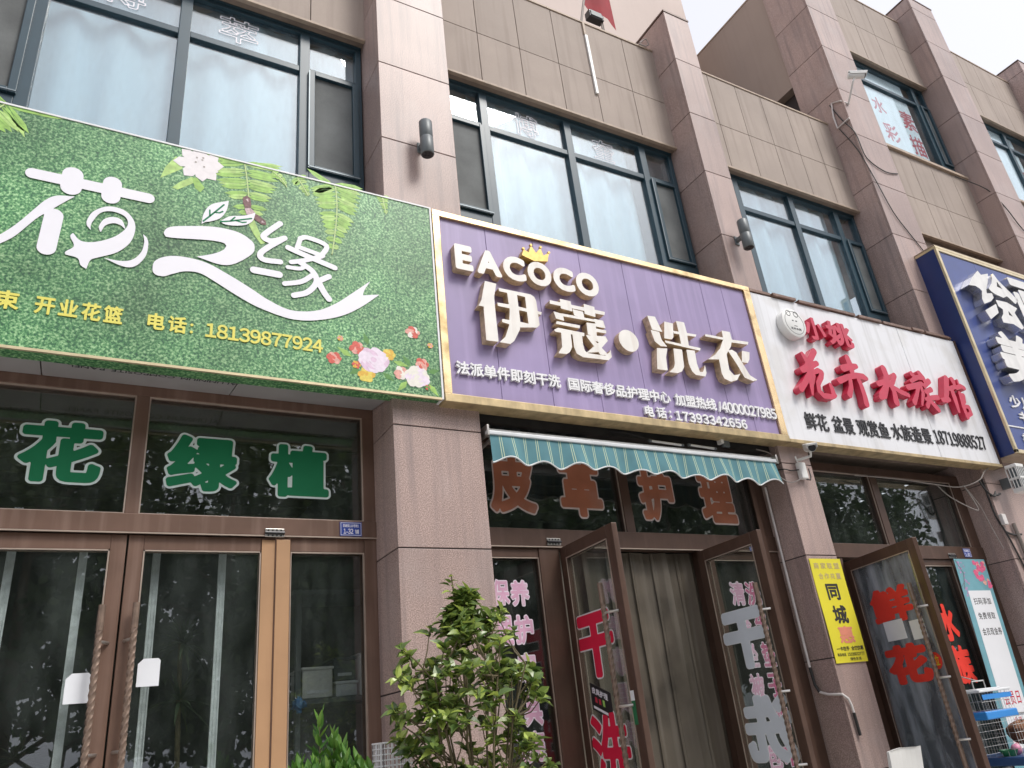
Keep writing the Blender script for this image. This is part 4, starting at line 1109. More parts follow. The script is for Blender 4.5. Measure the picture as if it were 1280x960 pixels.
# --- green printed sign
t = thing('shop_sign', 'wide sign printed with green lawn, ferns and white brush characters', 'sign', (.2, YS, 3.75), 'shop signs')
build('panel', MB().box(-2.1, 2.158, YS, .05, 3.762, 5.425), MT['turf'], t)
g = MB()
g.box(-2.1, 2.172, YS - .006, .05, 5.425, 5.437).box(2.158, 2.172, YS - .006, .05, 3.75, 5.425)
build('frame', g, MT['white'], t)
build('frame', MB().box(-2.1, 2.158, YS - .006, YS + .012, 3.745, 3.7615), MT['champagne'], t)
lp = MB(); prism(lp, shape_loops([smr(q) for q in LOGO_POLYS], [(smo(q), w) for q, w in LOGO_STROKES], .0045, tol=.0006), .0012, facade(YS - .0052))
for pts in ([(.492, 4.85), (.53, 4.90), (.575, 4.965), (.615, 5.02)], [(.53, 4.905), (.528, 4.95)], [(.56, 4.94), (.59, 4.945), (.61, 4.962)], [(.60, 4.875), (.66, 4.895), (.73, 4.925), (.80, 4.955)], [(.665, 4.90), (.69, 4.935)], [(.70, 4.91), (.74, 4.905), (.765, 4.915)]):
    prism(lp, shape_loops((), [(pts, .0055)], .003), .0006, facade(YS - .0066), 1, 1)
build('lettering', lp, [MT['printwhite'], MT['letgreen']], t, label='white brush characters with two leaves and a ribbon tail')
g = MB(); T = facade(YS - .0004)
lines(t, 'lettering', MT['yellowprint'], [('束', -.555, -.435, 3.985, 4.105), ('开业花篮', -.36, .09, 3.985, 4.105, .12), ('电话', .225, .445, 3.985, 4.10, .15)], .030, .002, T, w0=.003)
for z in (4.005, 4.055): g.lathe([(.009, 0), (.009, .005)], (.475, YS - .0054, z), 12, axis='y')
row(g, '18139877924', .556, 1.30, 3.985, 4.087, .026, .002, T, w0=.003)
build('lettering', g, MT['yellowprint'], t, label='yellow phone number')

def frond(spine, halfw, n, y, curl=.35, taper=.9):
    """a pinnate fern leaf printed flat: leaflets along both sides of a rib"""
    mb = MB()
    sp = np.array(catmull(spine, 6, True))[: (len(spine) - 1) * 6 + 1]
    for i in range(n):
        q = i / n; k = q * (len(sp) - 2); a = sp[int(k)]; tdir = sp[int(k) + 1] - sp[int(k)]; tdir /= np.hypot(*tdir)
        nrm = np.array([-tdir[1], tdir[0]])
        wd = halfw * (1 - q) ** taper + .008
        st = np.hypot(*(sp[-1] - sp[0])) / n * .98
        for s in (-1, 1):
            dirv = nrm * s * .93 + tdir * curl; dirv /= np.hypot(*dirv); pn = np.array([-dirv[1], dirv[0]])
            pts = [a + pn * st * .12, a + dirv * wd * .25 + pn * st * .62, a + dirv * wd * .72 + pn * st * .58, a + dirv * wd,
                   a + dirv * wd * .72 - pn * st * .42, a + dirv * wd * .25 - pn * st * .52, a - pn * st * .12]
            yy = y - .00012 * ((i % 2) + 2 * (s > 0))
            mb.add([(p[0], yy, p[1]) for p in pts], [tuple(range(7))], (i + (s > 0)) % 3 == 0 and 1 or 0)
            m0, m1 = a, a + dirv * wd * .86
            mb.add([(m0[0] + pn[0] * .0022, yy - .0005, m0[1] + pn[1] * .0022), (m0[0] - pn[0] * .0022, yy - .0005, m0[1] - pn[1] * .0022), (m1[0], yy - .0005, m1[1])], [(0, 1, 2)], 2)
    for a, b in zip(sp[:-1], sp[1:]):
        n_ = np.array([-(b - a)[1], (b - a)[0]]); n_ = n_ / np.hypot(*n_) * .0045
        mb.add([(p[0], y - .0011, p[1]) for p in (a + n_, a - n_, b - n_, b + n_)], [(0, 1, 2, 3)], 3)
    build('fern_print', mb, FM, t)
FM = [MT['fern'], mat('fern_pale_print', (.42, .62, .19), .55, var=.25, scale=25), MT['ferndark'], MT['frond']]
g = MB()
frond([(.735, 5.415), (.755, 5.30), (.775, 5.14), (.80, 4.96)], .27, 12, YS - .0012, .12, .5)
frond([(1.385, 5.415), (1.405, 5.27), (1.395, 5.05), (1.362, 4.80)], .225, 15, YS - .0012, .28, .7)
frond([(1.768, 5.42), (1.78, 5.35), (1.794, 5.27)], .05, 6, YS - .0012, .3)
frond([(-.70, 5.42), (-.78, 5.30), (-.9, 5.02)], .30, 12, YS - .0012, .25)
frond([(.93, 5.41), (1.0, 5.36), (1.03, 5.30)], .04, 5, YS - .0030, .3)
frond([(1.11, 5.41), (1.16, 5.33), (1.19, 5.27)], .07, 6, YS - .0012, .3)
def flatpoly(mb, pts, y, mi): mb.add([(p[0], y, p[1]) for p in pts], [tuple(range(len(pts)))], mi)
flatpoly(g, [(.206, 5.128), (.23, 5.23), (.288, 5.34), (.34, 5.31), (.333, 5.245)], YS - .0012, 1)
flatpoly(g, [(.284, 5.072), (.33, 5.135), (.40, 5.197), (.445, 5.18), (.37, 5.11), (.32, 5.065)], YS - .0014, 1)
flatpoly(g, [(.40, 5.19), (.43, 5.20), (.485, 5.13), (.46, 5.085), (.425, 5.11)], YS - .0015, 0)
flatpoly(g, [(.765, 4.94), (.81, 4.97), (.86, 4.85), (.90, 4.78), (.87, 4.76), (.82, 4.83)], YS - .0020, 1)
build('leaf_print', g, FM, t)

def blossom(mb, x, z, r, y, mis, seed, pet=7):
    rr = random.Random(seed)
    for ring, (k, rad, size) in enumerate(((pet, .62, .52), (pet - 1, .40, .42), (pet - 2, .18, .34), (1, 0, .22))):
        for i in range(k):
            a = 2 * math.pi * i / max(k, 1) + rr.uniform(-.2, .2) + ring * .5
            cx, cz = x + r * rad * math.cos(a), z + r * rad * math.sin(a)
            s = r * size * rr.uniform(.85, 1.12)
            pts = [(cx + s * (1 + .10 * math.sin(3 * b + i)) * math.cos(b), cz + s * .88 * (1 + .12 * math.cos(2 * b + seed)) * math.sin(b)) for b in [2 * math.pi * j / 12 for j in range(12)]]
            yy = y - .0003 * ring - .00003 * i
            flatpoly(mb, pts, yy, mis[(ring + i) % len(mis)])
ROSES = [('rosered', 'rosepink'), ('rosepink', 'rosered'), ('rosepale', 'rosepalel'), ('roseyel', 'rosegold'), ('rosegold', 'roseyel'), ('rosegold', 'rosered'), ('rosepink', 'rosewhite'), ('rosewhite', 'rosepalel')]
RM = [MT[k] for k in ('rosered', 'rosepink', 'rosepale', 'rosepalel', 'roseyel', 'rosegold', 'rosewhite', 'fern', 'ferndark')]
g = MB()
for (x, z, a, ln) in ((1.50, 3.99, 2.6, .12), (1.62, 4.10, 1.9, .10), (1.80, 4.0, -.2, .12), (1.72, 3.90, -.6, .10), (1.90, 3.86, -2.3, .12), (2.06, 3.95, .3, .10), (2.06, 3.86, -.9, .12), (1.93, 3.98, 2.2, .10), (1.55, 3.90, -2.6, .08)):
    c, s = math.cos(a), math.sin(a)
    g = MB()
    flatpoly(g, [(x, z), (x + c * ln * .4 - s * .022, z + s * ln * .4 + c * .022), (x + c * ln, z + s * ln), (x + c * ln * .4 + s * .022, z + s * ln * .4 - c * .022)], YS - .001 - .0001 * (ln > .1), 7 + (ln < .11))
    build('leaf_print', g, RM, t)
for i, (k, x, z, r_) in enumerate((((0, 0, 1), 1.376, 3.962, .046), ((0, 1, 0), 1.538, 4.064, .05), ((4, 5), 1.767, 4.044, .045), ((5, 4, 4), 1.602, 3.868, .055), ((5, 0), 1.532, 3.934, .030), ((2, 3, 3), 1.655, 3.990, .098), ((1, 1, 6), 1.851, 3.916, .049), ((0, 1), 2.018, 4.007, .048), ((6, 6, 3), 1.974, 3.902, .084), ((1, 6, 0), 1.958, 4.259, .050), ((5, 1), 2.09, 4.17, .022), ((5, 1), 1.42, 4.12, .02), ((0, 8), 2.05, 3.83, .02))):
    g = MB(); blossom(g, x, z, r_, YS - .0016 - .0002 * i, k, i + 3, 9 if r_ > .07 else 6); build('rose_print', g, RM, t)
g = MB()
for k, (a, ln) in enumerate(((2.5, .15), (1.9, .13), (3.3, .17), (4.1, .16), (4.9, .15), (5.5, .16), (.15, .16), (.65, .15), (1.3, .13), (-.3, .13))):
    c, s = math.cos(a), math.sin(a); x, z = .44, 5.325; w_ = .05
    pts = [(x, z), (x + c * ln * .35 - s * w_ * .8, z + s * ln * .35 + c * w_ * .8), (x + c * ln * .75 - s * w_ * .8, z + s * ln * .75 + c * w_ * .8), (x + c * ln, z + s * ln), (x + c * ln * .75 + s * w_ * .8, z + s * ln * .75 - c * w_ * .8), (x + c * ln * .35 + s * w_ * .8, z + s * ln * .35 - c * w_ * .8)]
    pts = [(p, min(q, 5.423)) for p, q in pts]
    flatpoly(g, pts, YS - .0022 - .0001 * k, 0)
for k, (a, b) in enumerate(((.42, 5.37), (.455, 5.36), (.46, 5.38), (.415, 5.33), (.47, 5.305))):
    flatpoly(g, [(a + .008 * math.cos(i), b + .008 * math.sin(i)) for i in range(6)], YS - .0036 - .0001 * k, 1)
build('lily_print', g, [MT['lily'], MT['lilyd']], t)
g = MB()
for k, (pts, mi) in enumerate((([(.735, 5.12), (.76, 5.145), (.785, 5.13), (.795, 5.07), (.79, 5.03), (.755, 5.03), (.74, 5.07)], 0), ([(.80, 5.01), (.84, 5.0), (.895, 4.965), (.90, 4.93), (.87, 4.925), (.82, 4.955)], 0),
                              ([(.75, 5.03), (.79, 5.045), (.825, 5.01), (.80, 4.975), (.765, 4.985)], 1), ([(.752, 5.11), (.77, 5.12), (.775, 5.09)], 1), ([(.87, 4.96), (.89, 4.945), (.865, 4.94)], 1))):
    flatpoly(g, pts, YS - .0034 - .0002 * k, mi)
build('butterfly_print', g, [MT['butter'], MT['butter2']], t)

# soffit of composite panel under the green sign
def ZS(y): return 3.757 + (y + .09) * .155
t = thing('soffit_panel', 'grey composite panel lining the underside of the green sign with upside-down print', 'panel', (.3, .1, 3.77))
xs = [-2.1, -.86, -.30, .80, 1.815]
for a, b in zip(xs[:-1], xs[1:]):
    g = MB(); g.add([(a + .004, -.09, ZS(-.09)), (b - .004, -.09, ZS(-.09)), (b - .004, .395, ZS(.395)), (a + .004, .395, ZS(.395)), (a + .004, -.09, ZS(-.09) + .02), (b - .004, -.09, ZS(-.09) + .02), (b - .004, .395, ZS(.395) + .02), (a + .004, .395, ZS(.395) + .02)],
             [(0, 1, 2, 3), (7, 6, 5, 4), (0, 4, 5, 1), (1, 5, 6, 2), (2, 6, 7, 3), (3, 7, 4, 0)])
    build('panel', g, MT['panelgrey'], t)
def sofT(xr, y0): return lambda u, v, w: (xr - u, y0 + v, ZS(y0 + v) - .0006 - w)
g = MB()
row(g, 'ALUMINIUM COMPOSITE PANEL', 0, .96, 0, .052, .012, .0005, sofT(.80, .095), n=40)
row(g, '上海上议工装饰材料石明八司', 0, .92, 0, .075, .010, .0005, sofT(.77, -.02), n=40, track=.35)
row(g, '新型建筑装饰材料的中国供应商', 0, .78, 0, .05, .010, .0005, sofT(1.66, .03), n=40)
row(g, '力士制造', 0, .36, 0, .055, .010, .0005, sofT(-.33, .03), n=40)
build('writing', g, MT['inkblack'], t)

# --- purple sign
t = thing('shop_sign', 'purple slatted sign with gold frame and raised white gold-edged characters', 'sign', (3.9, YS, 3.75), 'shop signs')
xs = [2.24, 2.66, 3.12, 3.59, 4.07, 4.54, 5.02, 5.30, 5.60]
g = MB()
for a, b in zip(xs[:-1], xs[1:]): g.box(a + .0018, b - .0018, YS + .012, YS + .03, 3.805, 5.37)
build('panel', g, MT['purple'], t, .002)
build('backing', MB().box(2.2, 5.66, YS + .031, .04, 3.80, 5.38), MT['joint'], t)
g = MB()
g.box(2.178, 5.685, YS - .012, .04, 5.37, 5.425).box(2.178, 2.24, YS - .012, .04, 3.80, 5.37).box(5.60, 5.685, YS - .012, .04, 3.80, 5.37)
build('frame', g, MT['gold'], t, .004)
build('frame', MB().box(2.178, 5.685, YS - .018, .04, 3.735, 3.80), MT['golddirty'], t, .004, label='stained lower edge of the frame')
YP = YS + .012
FP = facade(YP)
def raised(ch, a, b, c, d_, dil, dep, mats, n=80, nm='letter', T=FP, shear=0):
    g = MB()
    TT = T if not shear else (lambda u, z, w: T(u + shear * (z - c), z, w))
    char(g, ch, a, b, c, d_, dil, dep, TT, 0, 1, w0=.004, n=n)
    return build(nm, g, mats, t)
AG = [MT['acrylic'], MT['goldside']]
for ch, a, b in (('E', 2.325, 2.48), ('A', 2.515, 2.735), ('C', 2.755, 2.965), ('O', 2.985, 3.215), ('C', 3.235, 3.445), ('O', 3.465, 3.70)):
    raised(ch, a, b, 4.86, 5.095, .055, .07, AG)
for k, m_ in (('yi', '伊'), ('kou', '蔻'), ('xi', '洗'), ('yis', '衣')):
    g = MB(); prism(g, shape_loops(BRUSH[k], (),   .0045, .001, .0006), .075, FP, 0, 1, .004); build('character', g, AG, t)
g = MB(); prism(g, [[(3.925 + .105 * math.cos(k * math.pi / 18), 4.485 + .105 * math.sin(k * math.pi / 18)) for k in range(36)]], .07, FP, 0, 1, .004)
build('dot', g, AG, t)
g = MB(); prism(g, [[(2.950, 5.130), (2.975, 5.195), (3.02, 5.172), (3.052, 5.25), (3.095, 5.185), (3.145, 5.25), (3.165, 5.178), (3.225, 5.215), (3.20, 5.125), (3.07, 5.098)][::1]], .07, FP, 0, 0, .004)
for x, z in ((2.972, 5.2), (3.052, 5.255), (3.147, 5.255), (3.225, 5.22)): g.lathe([(.012, 0), (.012, .02)], (x, YP - .078, z), 10, axis='y')
build('crown', g, MT['crown'], t)
g = MB()
for q in (('法派单件即刻干洗', 2.285, 3.195, 3.968, 4.078), ('国际奢侈品护理中心', 3.268, 4.315, 3.964, 4.074), ('加盟热线', 4.365, 4.84, 3.958, 4.070), ('/4000027985', 4.865, 5.595, 3.952, 4.060), ('电话', 4.005, 4.235, 3.815, 3.918, .25)):
    lines(t, 'lettering', MT['white'], [q], .026, .022, FP, w0=.002)
for z in (3.84, 3.885): g.lathe([(.011, 0), (.011, .022)], (4.28, YP - .024, z), 12, axis='y')
row(g, '17393342656', 4.335, 5.17, 3.812, 3.905, .03, .022, FP, w0=.002, track=.09)
build('lettering', g, MT['white'], t, label='lower white phone number')

# --- white sign
t = thing('shop_sign', 'white sign with raised red brush characters and a round badge', 'sign', (7.4, YS, 3.75), 'shop signs')
g = MB().box(5.69, 8.048, YS, .04, 3.772, 5.375).box(8.054, 9.16, YS, .04, 3.772, 5.375)
build('panel', g, MT['whitesign'], t, .003)
g = MB(); x = 5.69; r = random.Random(3)
while x < 9.15:
    b = min(x + r.uniform(.25, .55), 9.17); dz = r.uniform(-.008, .008)
    g.box(x, b - r.choice((.0, .02, .05)), YS - .02 + r.uniform(-.01, .01), .02, 5.382 + dz, 5.415 + dz); x = b
build('trim', g, MT['bronze'], t, .003, label='broken brown trim along the top')
g = MB().box(5.69, 9.17, YS - .015, .04, 3.735, 3.77)
build('trim', g, MT['golddirty'], t, .003, label='dirty trim along the bottom')
build('trim', MB().box(9.165, 9.195, YS - .012, .04, 3.735, 5.38), MT['bronzedark'], t, .003)
FW = facade(YS); RD = [MT['red'], MT['red']]
for ch, a, b, c, d_, sh in (('小', 6.29, 6.60, 4.90, 5.17, .0), ('姚', 6.64, 7.03, 4.89, 5.18, -.03)):
    raised(ch, a, b, c, d_, .034, .075, RD, nm='character', T=FW, shear=sh)
for k in ('hua', 'hui', 'shui', 'zu', 'guan'):
    g = MB(); prism(g, shape_loops((), [(q, [w_ * 1.14 for w_ in w]) for q, w in BRUSH[k]],   .005, 0, .0008), .075, FW, 0, 1, .004); build('character', g, RD, t)
for q in (('鲜花', 5.985, 6.31, 3.898, 4.078), ('盆景', 6.38, 6.695, 3.902, 4.082), ('观赏鱼', 6.755, 7.25, 3.905, 4.088), ('水族造景', 7.30, 7.98, 3.912, 4.095)):
    lines(t, 'lettering', MT['black'], [q], .012, .008, FW, w0=.002)
lines(t, 'lettering', MT['black'], [('18719888527', 8.04, 9.0, 3.93, 4.095, .07)], .008, .008, FW, w0=.002)
g = MB(); bx, bz = 6.135, 5.045
g.lathe([(.165, -.004), (.165, -.085), (.155, -.09)], (bx, YS, bz), 40, axis='y')
o = build('badge', g, MT['camwhite'], t)
g = MB(); FB = facade(YS - .0905)
def ringl(r0, r1, cx, cz): return [[(cx + r0 * math.cos(k * math.pi / 20), cz + r0 * math.sin(k * math.pi / 20)) for k in range(40)], [(cx + r1 * math.cos(k * math.pi / 20), cz + r1 * math.sin(k * math.pi / 20)) for k in range(40)]]
prism(g, ringl(.135, .131, bx, bz), .001, FB)
prism(g, ringl(.034, .028, bx - .06, bz + .105), .0014, FB); prism(g, ringl(.034, .028, bx + .05, bz + .105), .0014, FB)
for dx in (-.03, .02): g.box(bx + dx, bx + dx + .022, YS - .092, YS - .0906, bz + .018, bz + .028)
g.box(bx - .015, bx + .03, YS - .092, YS - .0906, bz - .04, bz - .034)
row(g, '花卉水族', bx - .075, bx + .075, bz - .085, bz - .058, .015, .001, FB, n=32)
build('badge_print', g, MT['inkblack'], o)

# --- navy sign at the right edge
YN = -.28
t = thing('shop_sign', 'deep navy box sign with gold edge and pale raised characters at the right', 'sign', (10.9, YN, 3.85), 'shop signs')
build('box', MB().box(9.23, 13.0, YN + .02, .0, 3.86, 6.66), MT['navyside'], t)
g = MB(); x = 9.27
while x < 12.95:
    b = min(x + .78, 12.96); g.box(x + .0015, b - .0015, YN + .002, YN + .018, 3.90, 6.62); x = b
build('panel', g, MT['navy'], t, .002)
g = MB().box(9.225, 13.0, YN - .012, .0, 6.662, 6.70).box(9.225, 9.272, YN - .012, YN + .02, 3.86, 6.66).box(9.225, 13.0, YN - .012, YN + .02, 3.855, 3.90)
g.box(9.272, 13, YN - .012, YN + .02, 6.622, 6.66)
build('frame', g, MT['champagne'], t, .004)
build('cap', MB().box(9.22, 13.0, YN - .005, .02, 6.702, 6.712), MT['trim'], t)
build('soffit', MB().box(9.235, 13.0, YN + .022, -.002, 3.850, 3.858), MT['trim'], t)
FN = facade(YN + .002); CH = [MT['chromeface'], MT['chrome']]
g = MB(); prism(g, shape_loops(BRUSH_NAVY['P'], (), .008, .004, .0012, BRUSH_NAVY['H']), .12, FN, 0, 1, .004); build('character', g, CH, t)
for ch, a, b, c, d_ in (('画', 10.50, 11.35, 5.58, 6.43), ('美', 9.50, 10.36, 4.74, 5.46), ('术', 10.5, 11.35, 4.74, 5.46)):
    raised(ch, a, b, c, d_, .035, .12, CH, nm='character', T=FN)
g = MB()
lines(t, 'lettering', MT['white'], [('少儿美术', 9.52, 10.5, 4.45, 4.62), ('书法培训', 9.60, 10.5, 4.25, 4.41), ('美术高考', 9.48, 10.5, 3.96, 4.12)], .022, .012, FN, w0=.002)
g.box(9.275, 11.0, YN - .008, YN + .0015, 4.185, 4.20)
build('rule', g, MT['white'], t)

# ------------------------------------------------------------------ awning under the purple sign
AX0, AX1 = 2.555, 5.50
t = thing('awning', 'rolled up teal striped awning with a wavy white edged valance', 'awning', (4.02, -.02, 3.55))
g = MB().tube([(AX0 - .02, .03, 3.585), (AX1 + .02, .03, 3.585)], .034, 16)
build('roller', g, MT['awnw'], t)
build('front_bar', MB().box(AX0 - .03, AX1 + .02, -.045, -.012, 3.545, 3.575), MT['roller'], t, .006)
g = MB(); n = 360; rows_ = 7; vs = []
edge = []
def low(x):
    u = (x - AX0)
    return 3.345 + (.019 + .004 * math.sin(3.1 * u)) * math.cos(2 * math.pi * u / .30 + 3.6) + .006 * math.sin(9 * u)
for k in range(rows_ + 1):
    for i in range(n + 1):
        x = AX0 + (AX1 - AX0) * i / n; zb = low(x); q = k / rows_
        z = 3.548 + (zb - 3.548) * q
        y = -.030 + .02 * q * math.sin(2 * math.pi * (x - AX0) / .30 + 1) + .012 * q * math.sin(2 * math.pi * x / .71) - .02 * q
        vs.append((x, y, z))
        if k == rows_: edge.append((x, y, z))
g.add(vs, [(k * (n + 1) + i, k * (n + 1) + i + 1, (k + 1) * (n + 1) + i + 1, (k + 1) * (n + 1) + i) for k in range(rows_) for i in range(n)], 0, True)
build('valance', g, MT['awning'], t)
build('piping', MB().tube(edge[::2], .0065, 6), MT['awnw'], t)
for x, x2 in ((AX0 - .028, AX0 + .02), (AX1 + .012, AX1 - .06)):
    g = MB().box(x, x + .02, -.05, .28, 3.535, 3.62).tube([(x2, .27, 3.50), (x2, -.01, 3.52)], .014, 8)
    build('bracket', g, MT['steel'], t, .004)

# dark-coloured beam and foil in the gap between sign and awning
solo('fascia_beam', MB().box(2.505, 5.625, .18, .298, 3.72, 3.86).box(2.505, 5.625, -.06, .29, 3.80, 3.835).box(2.505, 5.625, .1, .16, 3.70, 3.76), MT['darkbeam'], 'dark beam in the gap above the striped awning', 'beam')
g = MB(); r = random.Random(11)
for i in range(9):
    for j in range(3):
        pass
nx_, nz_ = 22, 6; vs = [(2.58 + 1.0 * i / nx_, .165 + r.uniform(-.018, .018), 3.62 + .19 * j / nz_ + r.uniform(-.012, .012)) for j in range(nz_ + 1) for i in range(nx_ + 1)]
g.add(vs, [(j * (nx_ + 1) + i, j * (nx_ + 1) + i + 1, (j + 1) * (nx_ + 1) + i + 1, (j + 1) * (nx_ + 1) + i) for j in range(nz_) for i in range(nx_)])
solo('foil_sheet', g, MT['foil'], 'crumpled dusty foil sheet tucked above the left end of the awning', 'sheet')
for a, b, lab in ((4.12, 4.47, 'longer white light tube in the gap above the awning, nearer the middle'), (4.55, 4.85, 'shorter white light tube in the gap above the awning, nearer the right')):
    q = thing('light_tube', lab, 'light', (a, .04, 3.66), 'light tubes above the awning')
    build('tube', MB().tube([(a, .03, 3.66), (b, .03, 3.65)], .011, 10), MT['camwhite'], q)
    build('end_cap', MB().tube([(a - .012, .03, 3.66), (a + .012, .03, 3.66)], .014, 10), MT['lampgrey'], q)
    build('end_cap', MB().tube([(b - .012, .03, 3.65), (b + .012, .03, 3.65)], .014, 10), MT['lampgrey'], q)
q = thing('hanging_sensor', 'small white box hanging in the gap at the right of the light tubes', 'device', (4.95, .02, 3.7))
build('casing', MB().box(4.92, 4.955, 0, .06, 3.70, 3.83), MT['camwhite'], q, .008)
build('bracket', MB().box(4.96, 5.04, .02, .05, 3.68, 3.80), MT['greyplastic'], q, .004)

# ------------------------------------------------------------------ wall lamps
def lamp(loc, label):
    t = thing('wall_lamp', label, 'lamp', loc, 'cylinder wall lamps', local=True)
    g = MB().lathe([(.052, -.175), (.056, -.17), (.056, -.004), (.0545, -.002), (.0545, .002), (.056, .004), (.056, .17), (.052, .175), (.046, .175), (.046, .15)], (0, -.135, 0), 28)
    build('body', g, MT['lampgrey'], t)
    g = MB().lathe([(.047, -.1765), (.040, -.172)], (0, -.135, 0), 24)
    for k in range(4):
        a = k * math.pi / 2 + .5; g.lathe([(.010, -.182), (.012, -.172)], (.022 * math.cos(a), -.135 + .022 * math.sin(a), 0), 10)
    build('lens', g, MT['lampdark'], t)
    g = MB().box(-.03, .03, -.012, 0, -.055, .055).box(-.018, .018, -.09, -.012, -.022, .022)
    build('bracket', g, MT['lampgrey'], t, .004)
    return t
l0 = lamp((2.165, 0, 6.13), 'grey cylinder wall lamp on the pillar above the green and purple signs')
dup(l0, (5.83, 0, 6.10), 'grey cylinder wall lamp on the narrow pillar above the purple sign corner')
dup(l0, (9.33, 0, 6.10), 'grey cylinder wall lamp in front of the navy sign side')

# ------------------------------------------------------------------ security cameras
def camera(loc, aim, mount, label, s=1.0):
    t = thing('security_camera', label, 'camera', loc, 'security cameras')
    L0 = Vector(loc); a = Vector(aim).normalized(); u = a.cross(Vector((0, 0, 1))).normalized(); v = u.cross(a)
    def T(x, y, z): return tuple(L0 + u * x * s + a * y * s + v * z * s)
    g = MB()
    pr = [(.045 * math.cos(k * math.pi / 10) * (1.0), .042 * math.sin(k * math.pi / 10)) for k in range(20)]
    for y0, y1, sc in ((-.12, .10, 1),):
        vs = [T(x * sc, y, z * sc) for y in (y0, y1) for x, z in pr]
        g.add(vs, [(k, (k + 1) % 20, 20 + (k + 1) % 20, 20 + k) for k in range(20)] + [tuple(range(20)), tuple(range(20, 40))], 0)
    g.box(-.056, .056, -.12, .135, .030, .050, T=T).box(-.056, -.046, -.10, .125, .0, .030, T=T).box(.046, .056, -.10, .125, .0, .030, T=T)
    build('housing', g, MT['camwhite'], t, .003)
    g = MB(); vs = [T(x * .88, y, z * .88) for y in (.101, .112) for x, z in pr]
    g.add(vs, [(k, (k + 1) % 20, 20 + (k + 1) % 20, 20 + k) for k in range(20)] + [tuple(range(20)), tuple(range(20, 40))], 0)
    build('lens', g, MT['camblack'], t)
    g = MB().tube([T(0, -.03, -.04), T(0, -.05, -.09), mount], .014 * s, 10)
    build('arm', g, MT['camwhite'], t)
    return t
camera((5.82, -.20, 3.655), (-.62, -.70, -.30), (5.83, -.01, 3.60), 'white bullet camera on the narrow pillar under the white sign', .85)
t = thing('junction_box', 'white junction box hanging below the bullet camera', 'box', (5.84, 0, 3.5))
build('casing', MB().box(5.80, 5.885, -.055, -.002, 3.41, 3.57), MT['camwhite'], t, .01)
build('cable', MB().tube([(5.81, -.03, 3.57), (5.79, -.04, 3.60), (5.80, -.03, 3.63)], .007, 6), MT['camwhite'], t)
build('cable', MB().tube([(5.87, -.03, 3.41), (5.90, -.05, 3.40), (5.93, -.04, 3.44), (5.94, -.03, 3.52)], .006, 6), MT['cable'], t)
camera((8.93, -.30, 9.53), (.75, -.62, -.25), (9.0, -.01, 9.28), 'white camera on a long arm near the third floor window', 1.0)
# device with mesh frame low on the right pillar
t = thing('router_box', 'white slotted box on a bracket under the navy sign', 'device', (9.2, -.2, 3.55))
g = MB().box(9.17, 9.33, -.25, -.12, 3.42, 3.47).box(9.17, 9.33, -.25, -.12, 3.70, 3.74)
for k in range(5): g.box(9.17 + .036 * k, 9.182 + .036 * k, -.25, -.238, 3.47, 3.70)
for k in range(4): g.box(9.17, 9.182, -.235 + .036 * k, -.223 + .036 * k, 3.47, 3.70)
g.box(9.17, 9.33, -.25, -.12, 3.565, 3.59)
build('casing', g, MT['camwhite'], t, .006)
build('core', MB().box(9.19, 9.32, -.23, -.13, 3.475, 3.695), MT['greyplastic'], t, .01)
build('bracket', MB().box(9.20, 9.25, -.10, -.001, 3.50, 3.62), MT['lampgrey'], t, .004)

# ------------------------------------------------------------------ cables and pipes
def cab(name, pts, r, m, label, cat='cable', k=4):
    P_ = [np.array(p) for p in pts]
    out = []
    for i in range(len(P_) - 1):
        a, b, c, d_ = P_[max(i - 1, 0)], P_[i], P_[i + 1], P_[min(i + 2, len(P_) - 1)]
        for j in range(k):
            q = j / k; out.append(tuple(.5 * ((2 * b) + (-a + c) * q + (2 * a - 5 * b + 4 * c - d_) * q * q + (-a + 3 * b - 3 * c + d_) * q ** 3)))
    out.append(tuple(P_[-1]))
    return solo(name, MB().tube(out, r, 8), MT[m], label, cat)
cab('cable', [(8.905, .20, 9.42), (8.90, .10, 9.05), (8.90, -.012, 8.72), (8.93, -.012, 8.35), (9.03, -.012, 8.22), (9.30, -.014, 8.14), (9.60, -.012, 8.20)], .0075, 'cable', 'black cable sagging across the wide right pillar below the camera')
cab('cable', [(8.902, .18, 8.95), (8.905, .04, 8.45), (8.95, -.013, 7.95), (9.10, -.014, 7.40), (9.30, -.012, 7.10), (9.48, -.012, 6.86), (9.52, -.03, 6.70)], .0065, 'cable', 'black cable running down the right pillar to the navy sign')
cab('cable', [(12.0, .30, 9.15), (12.38, .10, 8.85), (12.45, -.014, 8.42), (12.70, -.016, 8.05), (13.1, -.014, 7.85)], .0075, 'cable', 'black cable looping over the far right pillar')
t = thing('camera_conduit', 'white bent conduit rising to the camera arm beside the third floor', 'pipe', (8.9, 0, 9.2))
build('pipe', MB().tube([(9.02, -.02, 9.29), (8.905, .03, 9.35), (8.90, .16, 9.42), (8.90, .20, 9.20), (8.90, .20, 8.98), (8.90, -.01, 8.99)], .013, 8), MT['pipe'], t)
t = thing('wall_conduit', 'thin white conduit running down beside the narrow pillar', 'pipe', (5.6, .2, 2.6))
build('pipe', MB().tube([(5.60, .235, 3.40), (5.60, .235, 1.80)], .0115, 10), MT['pipe'], t)
build('sleeve', MB().tube([(5.60, .235, 1.80), (5.602, .228, 1.66), (5.605, .20, 1.60)], .0125, 10), MT['cable'], t)
build('pipe', MB().tube([(5.605, .20, 1.60), (5.61, .12, 1.575), (5.615, -.01, 1.565), (5.66, -.02, 1.53), (5.68, -.02, 1.48), (5.685, -.02, 1.42)], .0105, 10), MT['pipe'], t, label='bent white lower end')
